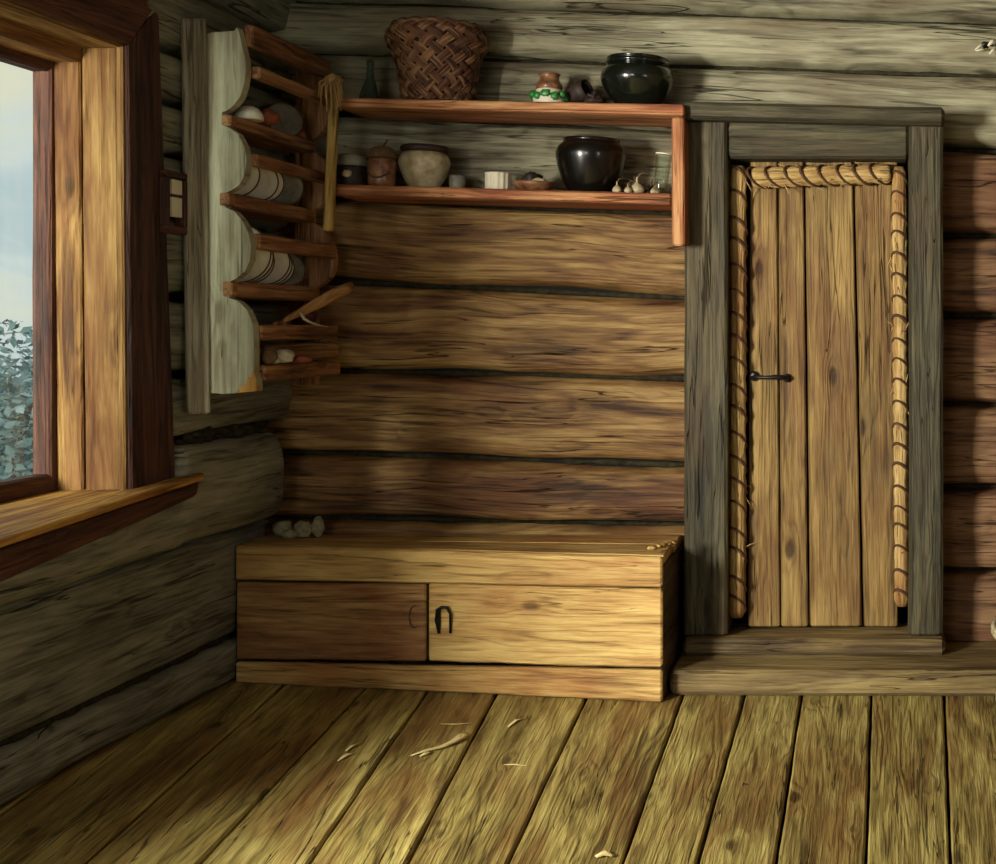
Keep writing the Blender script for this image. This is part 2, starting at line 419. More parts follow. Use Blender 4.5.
# the torn knot near the top of the wall
kp = P(986, 46, YW-0.05)
one(lambda m: m.blob(kp+Vector((0, 0.01, 0)), (0.034, 0.008, 0.02), 0.35, 2.2), 'knot_hole', M['void'], wall_back)
for a, b, r in ((P(975, 50, 4.62), P(984, 44, 4.63), 0.005), (P(976, 51, 4.62), P(986, 50, 4.63), 0.004), (P(988, 46, 4.62), P(995, 40, 4.63), 0.008), (P(989, 54, 4.62), P(996, 49, 4.63), 0.006)):
    one(lambda m: m.tube([a, (a+b)/2+Vector((0, -0.004, 0.003)), b], [r*0.5, r, r*0.6], n=6), 'splinter', M['white'], wall_back)

# ---- window wall
WY0, WY1, WZ0, WZ1 = 2.58, 3.70, 0.752, 2.045      # the window in the picture
VY0, VY1, VZ0, VZ1 = 0.75, 2.15, 0.752, 2.10       # the next window, nearer than the picture's edge
wall_left = struct('wall_left', (XW, 0, 0))
mpl = lambda s, z, o: Vector((XW+o, s, z))
ZL = [0.0, 0.148, 0.545, 0.885, 1.09, 1.33, 1.585, 1.77, 1.92, 2.085, 2.30, 2.60]
lw = MB()
cst = lambda z: (lambda s: z)
YB = -1.30
for i in range(len(ZL)-1):
    lo, hi = ZL[i], ZL[i+1]; tn = random.uniform(-0.12, 0.12); sd = random.uniform(0, 400)
    off = -0.075 if i < 2 else 0.0
    mpl = (lambda off: lambda s, z, o: Vector((XW+o+off, s, z)))(off)
    bl = {0: 0.035, 1: 0.03, 2: 0.085}.get(i, 0.04); e1 = 4.60 if i == 2 else 4.72
    if hi <= WZ0+0.001 or lo >= VZ1-0.001:
        logpiece(lw, mpl, YB, e1, cst(lo), cst(hi), bulge=bl, tone=tn, seed=sd, end1=(i == 2)); continue
    if i == 2:
        logpiece(lw, mpl, YB, e1, cst(lo), lambda s: WZ0-0.02 if (2.50 < s < 3.89 or VY0-0.02 < s < VY1+0.02) else hi, bulge=bl, tone=tn, seed=sd, end1=True); continue
    y1s = 3.885 if i == 2 else WY1+0.03
    segs = [(YB, VY0-0.02, True), (VY0-0.02, VY1+0.02, 'v'), (VY1+0.02, WY0-0.02, True), (WY0-0.02, y1s, 'w'), (y1s, e1, True)]
    for a, b, k in segs:
        if k is True: logpiece(lw, mpl, a, b, cst(lo), cst(hi), bulge=bl, tone=tn, seed=sd, end1=(i == 2 and b == e1))
        else:
            z0, z1 = (WZ0, WZ1) if k == 'w' else (VZ0, VZ1)
            if lo < z0-0.02: logpiece(lw, mpl, a, b, cst(lo), cst(min(hi, z0)), bulge=0.03, tone=tn, seed=sd)
            if hi > z1+0.02: logpiece(lw, mpl, a, b, cst(max(lo, z1)), cst(hi), bulge=0.03, tone=tn, seed=sd)
lw.build('grey_logs', M['log_left'], wall_left)
mpl = lambda s, z, o: Vector((XW+o, s, z))
core = MB()
CX0, CX1 = XW-0.235, XW-0.10
def holewall(mb, a0, a1, z0, z1, holes, put):
    """solid boxes round rectangular openings"""
    xs = a0
    for h0, h1, hz0, hz1 in holes:
        put(mb, xs, h0, z0, z1); put(mb, h0, h1, z0, hz0); put(mb, h0, h1, hz1, z1); xs = h1
    put(mb, xs, a1, z0, z1)
holewall(core, YB-0.2, YW+0.24, -0.1, 2.65, [(VY0-0.03, VY1+0.03, VZ0-0.03, VZ1+0.03), (WY0-0.03, WY1+0.03, WZ0-0.03, WZ1+0.03)],
         lambda m, a, b, c, d: m.box(CX0, CX1, a, b, c, d, axis='y', nseg=2, chabs=0.001))
core.build('wall_core', M['void'], wall_left)
ck = MB()
for z in ZL[1:3]: caulk(ck, mpl, YB, 4.6, cst(z), out=-0.10, r=0.016)
for z in ZL[3:10]: caulk(ck, mpl, 3.75, 4.65, cst(z), out=-0.05, r=0.014)
ck.build('moss_caulking', M['moss'], wall_left)
tw = MB()
for k in range(26):   # tow squeezed out over the thick log
    s = random.uniform(3.98, 4.52); tw.blob((XW+random.uniform(0.0, 0.03), s, 0.886+random.uniform(-0.012, 0.012)), (random.uniform(0.012, 0.026), random.uniform(0.02, 0.05), random.uniform(0.010, 0.020)), 0.4, 2.0, n=7)
tw.build('tow_caulking', M['moss'], wall_left)

# window_1 with casing, jambs, soffit, sash, glass and sill
w1 = struct('window_1', (XW, 3.2, WZ0))
cx = XW+0.035
m = MB()   # far upright of the casing, leaning a little
def casing_q(y, x_in, x_out, d_in, d_out): pass
m.quad([(XW+0.0325, 3.664, 0.70), (cx+0.012, 3.664, 0.70), (cx+0.012, 3.90, 0.70), (XW+0.0325, 3.90, 0.70)],
       [(XW+0.0325, 3.645, 2.045), (cx+0.012, 3.645, 2.045), (cx+0.012, 3.80, 2.20), (XW+0.0325, 3.80, 2.20)], nseg=14, chabs=0.006, jit=0.004)
m.build('casing', M['casing'], w1)
m = MB(); m.quad([(XW-0.03, 2.40, 2.045), (XW-0.03, 2.40, 2.22), (cx+0.012, 2.40, 2.22), (cx+0.012, 2.40, 2.045)],
       [(XW-0.03, 3.655, 2.048), (XW-0.03, 3.80, 2.205), (cx+0.012, 3.80, 2.205), (cx+0.012, 3.655, 2.048)], nseg=14, chabs=0.006, jit=0.004)
m.build('casing', M['casing'], w1)
one(lambda m: m.box(XW-0.03, cx+0.012, 2.40, 2.58, 0.70, 2.045, axis='z', nseg=10, chabs=0.006), 'casing', M['casing'], w1)
# a thin pale lining edge, then two jamb boards with a dark gap
def jamb(x0, x1, y, ytop, th=0.04, mat='amber', nm='jamb', tn=None, z1=WZ1):
    m = MB(); m.quad([(x0, y, 0.75), (x1, y, 0.75), (x1, y+th, 0.75), (x0, y+th, 0.75)], [(x0, ytop, z1), (x1, ytop, z1), (x1, ytop+th, z1), (x0, ytop+th, z1)], nseg=14, chabs=0.005, jit=0.003, tone=tn)
    return m.build(nm, M[mat], w1)
jamb(XW+0.012, XW+0.032, 3.655, 3.640, th=0.03, tn=0.2)
jamb(PX(89, 3.69), XW+0.010, 3.672, 3.652, th=0.05, tn=0.12)
jamb(PX(57, 3.69), PX(84, 3.69), 3.685, 3.668, th=0.04, tn=0.0)
for yy in (WY0-0.04,):
    one(lambda m: m.box(XW-0.25, XW+0.03, yy, yy+0.045, 0.75, WZ1, axis='z', nseg=8, chabs=0.005), 'jamb', M['amber'], w1)
one(lambda m: m.box(PX(87, 3.69), XW+0.03, WY0, 3.66, WZ1-0.008, WZ1+0.035, axis='y', nseg=8, chabs=0.005, tone=0.0), 'head_lining', M['amber'], w1)
one(lambda m: m.box(XW-0.24, PX(89, 3.69), WY0, 3.69, WZ1-0.045, WZ1+0.02, axis='y', nseg=8, chabs=0.005, tone=-0.05), 'head_lining', M['amber'], w1)
sx0, sx1 = XW-0.236, PX(57, 3.69)+0.004
sash = MB(); sash.box(sx0, sx1, 3.655, 3.72, 0.76, WZ1-0.03, axis='z', nseg=8, chabs=0.006, jit=0.003)
sash.box(sx0, sx1, WY0, WY0+0.07, 0.76, WZ1-0.03, axis='z', nseg=8, chabs=0.006)
sash.box(sx0, sx1-0.002, WY0+0.05, 3.66, WZ1-0.075, WZ1-0.035, axis='y', nseg=8, chabs=0.006, jit=0.003)
sash.box(sx0, sx1-0.002, WY0+0.05, 3.66, 0.755, 0.815, axis='y', nseg=8, chabs=0.006)
sash.build('sash', M['casing'], w1)
one(lambda m: m.box(sx0+0.012, sx0+0.016, WY0+0.06, 3.657, 0.80, WZ1-0.07, axis='y', nseg=1, chabs=0.0005), 'glass_pane', M['glass'], w1)
m = MB()   # sill board: stands further out at its near end
m.quad([(XW-0.25, 2.42, 0.71), (XW+0.20, 2.42, 0.708), (XW+0.20, 2.42, 0.728), (XW-0.25, 2.42, 0.748)],
       [(XW-0.25, 3.965, 0.735), (XW+0.095, 3.965, 0.760), (XW+0.095, 3.965, 0.784), (XW-0.25, 3.965, 0.764)], nseg=22, chabs=0.005, jit=0.003)
m.build('window_sill', M['sillboard'], w1)
m = MB()   # dark red apron under the sill
m.quad([(XW-0.02, 2.42, 0.56), (XW+0.180, 2.42, 0.60), (XW+0.192, 2.42, 0.707), (XW-0.02, 2.42, 0.707)],
       [(XW-0.02, 3.955, 0.705), (XW+0.080, 3.955, 0.712), (XW+0.090, 3.955, 0.758), (XW-0.02, 3.955, 0.735)], nseg=18, chabs=0.01, jit=0.004)
m.build('apron', M['casing'], w1)

# window_2, the next window in the same wall, and added_window_3 added unseen behind the camera as fill
w2 = struct('window_2', (XW, 1.15, VZ0))
f2 = MB()
for a, b in ((VY0-0.03, VY0), (VY1, VY1+0.03)): f2.box(XW-0.27, XW+0.02, a, b, VZ0-0.03, VZ1+0.03, axis='z', nseg=4, chabs=0.004)
for a, b in ((VZ0-0.03, VZ0), (VZ1, VZ1+0.03)): f2.box(XW-0.27, XW+0.02, VY0, VY1, a, b, axis='y', nseg=4, chabs=0.004)
f2.build('window_frame', M['amber'], w2)

# ---- the other walls, floor and ceiling close the room
wall_right = struct('wall_right', (1.6, 0, 0))
rw = MB(); mpr = lambda s, z, o: Vector((1.6-o, s, z))
RY0, RY1, RZ0, RZ1 = 0.2, 1.2, 0.85, 2.05
for i in range(10):
    lo, hi = 0.26*i, 0.26*(i+1)
    if hi <= RZ0+0.02 or lo >= RZ1-0.02: logpiece(rw, mpr, YB, 4.72, cst(lo), cst(hi), step=0.12)
    else: logpiece(rw, mpr, YB, RY0, cst(lo), cst(hi), step=0.12); logpiece(rw, mpr, RY1, 4.72, cst(lo), cst(hi), step=0.12)
w4 = struct('added_window_4', (1.6, 0.7, RZ0)); f4 = MB()  # unseen window added to fill the left wall and rack front
for a, b in ((RY0-0.01, RY0+0.03), (RY1-0.03, RY1+0.01)): f4.box(1.54, 1.84, a, b, RZ0-0.04, RZ1+0.03, axis='z', nseg=4, chabs=0.004)
for a, b in ((RZ0-0.05, RZ0), (RZ1, RZ1+0.04)): f4.box(1.54, 1.84, RY0, RY1, a, b, axis='y', nseg=4, chabs=0.004)
f4.build('window_frame', M['amber'], w4)
rw.build('brown_logs', M['log_brown'], wall_right)
rc = MB(); holewall(rc, YB-0.2, YW+0.2, -0.1, 2.65, [(RY0-0.01, RY1+0.01, RZ0-0.05, RZ1+0.03)], lambda m, a, b, c, d: m.box(1.655, 1.85, a, b, c, d, axis='y', nseg=2, chabs=0.001)); rc.build('wall_core', M['void'], wall_right)
UX0, UX1, UZ0, UZ1 = -2.05, -1.0, 0.85, 2.05
wall_rear = struct('wall_rear', (0, YB, 0))
rr = MB(); mpq = lambda s, z, o: Vector((s, YB+o, z))
for i in range(10):
    lo, hi = 0.26*i, 0.26*(i+1)
    if hi <= UZ0+0.02 or lo >= UZ1-0.02: logpiece(rr, mpq, -2.3, 1.7, cst(lo), cst(hi), step=0.12)
    else:
        logpiece(rr, mpq, -2.3, UX0, cst(lo), cst(hi), step=0.12); logpiece(rr, mpq, UX1, 1.7, cst(lo), cst(hi), step=0.12)
rr.build('grey_logs', M['log_left'], wall_rear)
cr = MB(); holewall(cr, -2.5, 1.85, -0.1, 2.65, [(UX0, UX1, UZ0-0.05, UZ1+0.02)], lambda m, a, b, c, d: m.box(a, b, YB-0.2, YB-0.055, c, d, axis='x', nseg=2, chabs=0.001))
cr.build('wall_core', M['void'], wall_rear)
w3 = struct('added_window_3', (-1.5, YB, UZ0))  # unseen window added to light the rack's end panel
f3 = MB()
for a, b in ((UX0-0.01, UX0+0.03), (UX1-0.03, UX1+0.01)): f3.box(a, b, YB-0.2, YB+0.06, UZ0-0.04, UZ1+0.03, axis='z', nseg=4, chabs=0.004)
for a, b in ((UZ0-0.05, UZ0), (UZ1, UZ1+0.04)): f3.box(UX0, UX1, YB-0.2, YB+0.06, a, b, axis='x', nseg=4, chabs=0.004)
f3.build('window_frame', M['amber'], w3)
ce = struct('ceiling', (0, 2, 2.6)); cb = MB()
for k in range(16): cb.box(-2.45+0.27*k, -2.45+0.27*(k+1)-0.006, YB-0.1, YW+0.1, 2.57, 2.61, axis='y', nseg=6, chabs=0.004)
cb.build('boards', M['ceil'], ce)
one(lambda m: m.box(-2.5, 1.9, YB-0.2, YW+0.24, 2.615, 2.7, nseg=1, chabs=0.001), 'ceiling_core', M['void'], ce)

# floor: boards that narrow towards the middle of the room
floor = struct('floor', (0, 2, 0)); fb = MB()
dF = lambda py: F*CAMZ/(py-VY)
seams = [(30, -230), (150, -68), (259, 83), (348, 198), (416, 308), (489, 406), (582, 507), (679, 622), (742, 697), (800, 776), (871, 866), (945, 951), (1022, 1042), (1100, 1136), (1180, 1232), (1262, 1330), (1345, 1430), (1425, 1530)]
dA, dB = dF(705), dF(863)
def seamx(k, d):
    a, b = seams[k]; xa, xb = PX(a, dA), PX(b, dB)
    return xa+(xb-xa)*(d-dA)/(dB-dA)
DN = 2.2
for k in range(len(seams)-1):
    tn = random.uniform(-0.16, 0.14); sd = random.uniform(0, 400)
    def sec(d, x0, x1): return [(x0+0.004, d, -0.04), (x1-0.004, d, -0.04), (x1-0.004, d, 0.0), (x0+0.004, d, 0.0)]
    fb.quad(sec(DN, seamx(k, DN), seamx(k+1, DN)), sec(YW+0.03, seamx(k, YW), seamx(k+1, YW)), nseg=40, chabs=0.006, jit=0.004, tone=tn, seed=sd)
    fb.quad(sec(YB-0.1, seamx(k, DN), seamx(k+1, DN)), sec(DN-0.004, seamx(k, DN), seamx(k+1, DN)), nseg=20, chabs=0.006, tone=tn, seed=sd+0.3)
fb.box(-2.46, seamx(0, DN)-0.004, YB-0.1, DN, -0.04, 0.0, axis='y', nseg=10, chabs=0.006)
fb.build('boards', M['floor'], floor)
one(lambda m: m.box(-2.5, 1.9, YB-0.2, YW+0.24, -0.14, -0.045, nseg=1, chabs=0.001), 'floor_core', M['void'], floor)

# ------------------------------------------------------------------ the door
DF = 4.48; DL = 4.60
d1 = struct('door_1', (PX(815, DF), DF, 0.087))
m = MB()
zt = PZ(120, DF)
m.box(PX(684, DF), PX(727, DF), DF, YW-0.002, 0.146, zt, axis='z', nseg=26, chabs=0.010, jit=0.006, tone=0.05); m.build('frame_post', M['frame'], d1)
m = MB(); m.box(PX(909, DF), PX(943, DF), DF, YW-0.002, 0.146, zt, axis='z', nseg=26, chabs=0.010, jit=0.006, tone=-0.05); m.build('frame_post', M['frame'], d1)
m = MB(); m.box(PX(727.5, DF), PX(908.5, DF), DF+0.012, YW-0.002, PZ(158, DF), zt, axis='x', nseg=20, chabs=0.010, jit=0.005, tone=-0.05); m.build('lintel', M['frame'], d1)
m = MB()
m.quad([(PX(684, DF), DF-0.055, PZ(119, DF-.05)), (PX(684, DF), YW, PZ(119, DF-.05)), (PX(684, DF), YW, PZ(101, DF-.05)), (PX(684, DF), DF-0.055, PZ(101, DF-.05))],
       [(PX(944, DF), DF-0.055, PZ(125, DF-.05)), (PX(944, DF), YW, PZ(125, DF-.05)), (PX(944, DF), YW, PZ(107, DF-.05)), (PX(944, DF), DF-0.055, PZ(107, DF-.05))], nseg=24, chabs=0.012, jit=0.007, tone=-0.15)
m.build('cap_board', M['frame'], d1)
m = MB(); m.box(PX(684, DF), PX(945, DF), DF-0.035, YW-0.002, 0.0885, 0.145, axis='x', nseg=22, chabs=0.012, jit=0.005, tone=-0.1); m.build('bottom_rail', M['sill'], d1)
# leaf of three broad planks, the first split once
zb, ztop = 0.152, PZ(158, DL)+0.02
lv = MB()
edges_t = [750, 777, 804, 853, 898]; edges_b = [748, 780, 809, 863, 899]
for k in range(4):
    g = 1.1 if k else 0.2
    xa0, xa1, xb0, xb1 = PX(edges_b[k]+g, DL), PX(edges_b[k+1]-(1.1 if k != 0 else 0.25), DL), PX(edges_t[k]+g, DL), PX(edges_t[k+1]-(1.1 if k != 0 else 0.25), DL)
    yo = (0.0, 0.001, 0.004, 0.0)[k]
    lv.quad([(xa0, DL+yo, zb), (xa1, DL+yo, zb), (xa1, DL+0.045, zb), (xa0, DL+0.045, zb)], [(xb0, DL+yo, ztop), (xb1, DL+yo, ztop), (xb1, DL+0.045, ztop), (xb0, DL+0.045, ztop)], nseg=30, chabs=0.005, jit=0.003, tone=(0.05, 0.1, 0.08, -0.03)[k])
lv.build('door_leaf', M['door'], d1)
# straw draught rolls tied round the opening
def straw_roll(a, b, r, turns, seed, hand=1):
    a = Vector(a); b = Vector(b); ax = (b-a).normalized(); L = (b-a).length
    u = ax.cross(Vector((0, 1, 0))).normalized(); v = ax.cross(u).normalized()
    m = MB(); n = 46; rows = []; gcs = []; NS = 70
    for i in range(NS+1):
        t = i/NS; row = []; gr = []
        tie = abs(math.sin(math.pi*turns*t))           # pulled in at each tie
        for k in range(n):
            an = 2*math.pi*k/n
            rr = r*(0.86+0.16*tie**0.7)*(1+0.10*nz(t*L*5+seed, math.cos(an)*3, math.sin(an)*3)+0.10*nz(t*L*2+seed, k*1.7, 3.0))
            if i in (0, NS): rr *= 0.75
            row.append(a+ax*L*t+(u*math.cos(an)+v*math.sin(an))*rr); gr.append((t*L+seed, an*r*1.0, seed))
        rows.append(row); gcs.append(gr)
    m.grid(rows, gcs, 0.1, close=True, caps=True)
    for q in range(26):       # loose straws
        t = random.random(); an = random.uniform(0, 6.28); p = a+ax*L*t+(u*math.cos(an)+v*math.sin(an))*r*0.95
        dv = (ax*random.uniform(-1, 1)+(u*math.cos(an)+v*math.sin(an))*random.uniform(0.2, 0.7)).normalized()
        ln = random.uniform(0.02, 0.05); m.tube([p, p+dv*ln*0.5, p+dv*ln+Vector((0, 0, -0.004))], [0.0018, 0.0016, 0.0008], n=5, tone=0.2)
    o = m.build('straw_roll', M['straw'], d1)
    c = MB()
    for w in range(int(turns)):
        pts = []
        t0 = (w+0.5+random.uniform(-0.12, 0.12))/turns
        for k in range(25):
            an = 2*math.pi*k/24; tt = t0+hand*0.30*r/0.03/L*0.11*math.sin(an+0.6)
            pts.append(a+ax*L*tt+(u*math.cos(an)+v*math.sin(an))*r*1.03)
        c.tube(pts, 0.0052*random.uniform(0.8, 1.25), n=6)
    c.build('cord', M['cord'], o)
YRL = DL-0.026
straw_roll((PX(737, YRL), YRL, PZ(617, YRL)), (PX(738, YRL), YRL, PZ(166, YRL)), 0.031, 19, 3.0)
straw_roll((PX(752, YRL), YRL-0.004, PZ(178, YRL)), (PX(891, YRL), YRL-0.004, PZ(174, YRL)), 0.036, 8, 71.0, hand=-1)
straw_roll((PX(902, YRL), YRL, PZ(606, YRL)), (PX(899, YRL), YRL, PZ(167, YRL)), 0.026, 21, 33.0)
# iron latch handle
m = MB(); y0 = DL-0.006
m.tube([P(753, 377, y0), P(758, 377, y0-0.02), P(766, 377.5, y0-0.026), P(776, 377, y0-0.028), P(785, 377.5, y0-0.024), P(787, 378, y0)], [0.012, 0.010, 0.009, 0.013, 0.012, 0.008], n=10, flat=0.7)
m.blob(P(754, 376, y0-0.004), (0.016, 0.006, 0.018), 0.1, n=8); m.blob(P(787, 378, y0-0.004), (0.014, 0.006, 0.016), 0.1, n=8)
m.build('latch_handle', M['iron'], d1)

# step timber along the foot of the wall
trim = struct('trim_1', (0.4, 4.3, 0)); m = MB()
m.quad([(-0.705, 4.262, 0.001), (-0.705, YW, 0.001), (-0.705, YW, 0.087), (-0.705, 4.262, 0.087)], [(1.56, 4.235, 0.001), (1.56, YW, 0.001), (1.56, YW, 0.0865), (1.56, 4.235, 0.0865)], nseg=40, chabs=0.012, jit=0.005, tone=0.0)
m.build('step_timber', M['sill'], trim)

# ------------------------------------------------------------------ the bench chest
BL, BR = 4.42, 4.186; XL = PX(234, BL); XR = PX(663, BR); bb = (BR-BL)/(XR-XL)
def bY(px):
    k = (px-VX)/F; return (BL-bb*XL)/(1-bb*k)
def BP(px, py, back=0.0):
    d = bY(px); p = P(px, py, d); p.y += back; return p
bench = thing('bench_chest', 'built-in ochre plank chest bench filling the corner beside the door', 'bench', (XL*0.5+XR*0.5, 4.45, 0))
def bboard(x0, x1, t0, t1, b0, b1, th=0.03, mat='bench', nm='front_board', back=0.0, tn=None, floorit=False, ns=26):
    m = MB(); q = []
    for x, t, b in ((x0, t0, b0), (x1, t1, b1)):
        a = BP(x, b, back); c = BP(x, t, back)
        if floorit: a.z = 0.001
        q.append([a, a+Vector((0, th, 0)), c+Vector((0, th, 0)), c])
    m.quad(q[0], q[1], nseg=ns, chabs=0.006, jit=0.004, tone=tn)
    return m.build(nm, M[mat], bench)
bboard(235, 662, 545.5, 557.5, 580, 588, nm='top_board', tn=0.15)
dr1 = bboard(235, 425, 583, 584.5, 660, 662, mat='bench_dark', nm='door', back=0.006, tn=-0.1)
dr2 = bboard(428, 662, 584, 590.5, 662, 668.5, nm='door', back=0.003, tn=0.12)
bboard(235, 662, 662.5, 671, 684, 703, nm='bottom_board', tn=0.05, floorit=True)
ZS = 0.478
m = MB()   # lid boards
fl0, fr0 = BP(235, 545.5), BP(662, 557.5)
for t0, t1 in ((0.0, 0.5), (0.505, 1.0)):
    pl = lambda t: fl0.y+0.033+(YW-0.05-fl0.y-0.033)*t
    pr = lambda t: fr0.y+0.033+(YW-0.05-fr0.y-0.033)*t
    m.quad([(fl0.x, pl(t0), ZS-0.032), (fl0.x, pl(t1), ZS-0.032), (fl0.x, pl(t1), ZS), (fl0.x, pl(t0), ZS)],
           [(fr0.x+0.004, pr(t0), ZS-0.030), (fr0.x-0.006, pr(t1), ZS-0.030), (fr0.x-0.006, pr(t1), ZS+0.001), (fr0.x+0.004, pr(t0), ZS+0.001)], nseg=24, chabs=0.006, jit=0.004, tone=-0.05)
m.build('lid', M['bench'], bench)
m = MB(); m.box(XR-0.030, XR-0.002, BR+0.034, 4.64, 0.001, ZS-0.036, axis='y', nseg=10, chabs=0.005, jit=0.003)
m.build('end_board', M['bench_shaded'], bench)
m = MB(); m.box(XR-0.034, XR+0.004, 4.238, 4.258, 0.09, ZS-0.036, axis='z', nseg=10, chabs=0.004, jit=0.002)
# broken corner of the lid
ch = MB()
for k in range(5):
    ch.blob(P(655+k*5, 549-k*1.3, 4.24+0.02*k)+Vector((-0.01, 0, 0.004)), (0.016, 0.018, 0.008), 0.5, 2.0, n=7)
ch.build('broken_edge', M['bench'], bench)
# iron hasp on the right-hand door, its staple
hp = MB(); HP = lambda x, y, o=0.0: BP(x, y, 0.003-0.006-o)
hp.tube([HP(439, 633), HP(438, 620, 0.004), HP(439, 609, 0.006), HP(443, 606.5, 0.008), HP(448, 607, 0.006), HP(451, 613, 0.005), HP(450.5, 633)], [0.006, 0.010, 0.011, 0.010, 0.009, 0.007, 0.004], n=8, flat=0.6)
hp.build('hasp', M['iron'], dr2)
# worn ring mark carved in the left-hand door
rg = MB(); pts = [BP(414+5*math.cos(a), 617+11*math.sin(a), 0.004) for a in [math.pi*(0.35+1.2*k/14) for k in range(15)]]
rg.tube(pts, 0.0045, n=6, flat=0.5)
rg.build('ring_mark', M['cord'], dr1)

# ------------------------------------------------------------------ the wall shelf
SF = 4.39
shelf = thing('wall_shelf', 'two-tier open wall shelf of orange-red boards beside the door frame', 'shelf', (PX(510, SF), 4.55, PZ(205, SF)))
def sboard(x0, x1, t0, t1, b0, b1, nm, tn=0.0):
    m = MB(); q = []
    for x, t, b in ((x0, t0, b0), (x1, t1, b1)):
        zb_, zt_ = PZ(b, SF), PZ(t, SF); X = PX(x, SF)
        q.append([(X, SF, zb_), (X, YW-0.052, zb_), (X, YW-0.052, zt_), (X, SF, zt_)])
    m.quad(q[0], q[1], nseg=22, chabs=0.005, jit=0.003, tone=tn); m.build(nm, M['shelf'], shelf)
    return L2((PX(x0, SF), PZ(t0, SF)), (PX(x1, SF), PZ(t1, SF)))
ztop1 = sboard(337, 684, 97.5, 104.5, 107.5, 116.5, 'top_board', 0.05)
ztop2 = sboard(331, 671, 184, 193.5, 195, 205, 'lower_board', 0.0)
m = MB(); m.quad([(PX(672, SF), SF-0.004, PZ(246, SF)), (PX(685, SF), SF-0.004, PZ(246, SF)), (PX(685, SF), YW-0.06, PZ(240, SF)), (PX(672, SF), YW-0.06, PZ(240, SF))],
                 [(PX(671.5, SF), SF-0.004, PZ(117, SF)), (PX(684, SF), SF-0.004, PZ(117, SF)), (PX(684, SF), YW-0.06, PZ(117, SF)), (PX(671.5, SF), YW-0.06, PZ(117, SF))], nseg=14, chabs=0.006, jit=0.004, tone=0.08)
m.build('end_board', M['shelf'], shelf)
m = MB(); yp = SF-0.045
m.quad([P(322, 231, yp), P(331, 231, yp), P(331, 231, yp)+Vector((0, 0.03, 0)), P(322, 231, yp)+Vector((0, 0.03, 0))],
       [P(328, 82, yp), P(337, 82, yp), P(337, 82, yp)+Vector((0, 0.03, 0)), P(328, 82, yp)+Vector((0, 0.03, 0))], nseg=14, chabs=0.005, jit=0.003, tone=0.05)
m.build('post', M['post'], shelf)
# bast bow over the head of the post
m = MB()
top_ = P(332, 80, yp-0.012)
m.blob(top_+Vector((0, 0.01, 0)), (0.03, 0.026, 0.022), 0.3, 2.0, n=9, tone=0.2)
for k in range(15):
    a = random.uniform(-1, 1); sgn = 1 if a > 0 else -1
    ln = random.uniform(12, 34) if abs(a) > 0.25 else random.uniform(30, 48)
    e = P(332+a*13+random.uniform(-1, 1), 80+ln, yp-0.012-random.uniform(0, 0.012)); mid = top_.lerp(e, 0.4)+Vector((a*0.018, -0.014, 0.014))
    m.tube([top_+Vector((a*0.01, -0.006, 0.006)), mid, e], [0.007, 0.006, 0.003], n=6, flat=0.5, tone=random.uniform(0, 0.25))
tag(m.build('bast_bow', M['straw'], origin=P(332, 104, yp)), 'bow of pale bast strips tied over the head of the shelf post', 'bow')

SLOPE = 0.021
def base(px, d, zt): 
    X = PX(px, d); return Vector((X, d, zt(X)+0.001))
def lean(o, a=SLOPE): o.rotation_euler = (0, a, 0); return o
# basket of birch-bark strips
b0 = base(438, 4.515, ztop1)
bk = thing('woven_basket', 'dark woven birch-bark basket standing on the upper shelf board', 'basket', b0)
def bprof(t): # radius at height 0..1
    ks = [(0, 0.118), (0.15, 0.124), (0.45, 0.134), (0.66, 0.150), (0.80, 0.172), (0.90, 0.174), (0.97, 0.158), (1.0, 0.145)]
    for (a, ra), (b, rb) in zip(ks, ks[1:]):
        if t <= b: u = (t-a)/(b-a); u = u*u*(3-2*u); return ra+(rb-ra)*u
    return ks[-1][1]
HB = 0.268; SQ = 0.96
m = MB(); m.lathe([(0.001, 0.002)]+[(bprof(t/12)-0.012, 0.002+HB*t/12*0.985) for t in range(13)]+[(0.12, HB*0.93), (0.10, 0.02), (0.001, 0.012)], c=b0, n=36)
m.build('lining', M['liner'], bk)
m = MB(); NSR = 17
for dirn in (1, -1):
    for k in range(NSR):
        rows = []; gcs = []; sd = random.uniform(0, 300); NT = 40
        for i in range(NT+1):
            t = i/NT; an0 = 2*math.pi*k/NSR+dirn*t*2.0
            ph = (an0*NSR/(2*math.pi)*1.0+dirn*t*2.0*NSR/(2*math.pi)*1.0)
            off = 0.0045*math.cos(math.pi*(2.0*t*NSR/(2*math.pi)*2)/1.0+(0 if dirn == 1 else math.pi)+k*0)
            row = []; gr = []
            for j in range(5):
                w = (j/4-0.5)*2*math.pi/NSR*0.82
                crown = 0.003*(1-(2*j/4-1)**2)
                r = bprof(t)+off*0.9+crown; an = an0+w*0.72; tt = min(1, max(0, t-dirn*w*0.12))
                row.append(b0+Vector((r*math.cos(an), r*math.sin(an)*SQ, 0.003+HB*tt))); gr.append((t*HB*1.4+sd, w*0.15, sd))
            rows.append(row); gcs.append(gr)
        m.grid(rows, gcs, random.uniform(-0.35, 0.35))
m.build('weave', M['basket'], bk)
m = MB(); pts = [b0+Vector((0.150*math.cos(a), 0.150*math.sin(a)*SQ, HB+0.002+0.004*math.sin(a*17))) for a in [2*math.pi*k/60 for k in range(61)]]
m.tube(pts, 0.010, n=7); m.build('rim', M['basket'], bk)

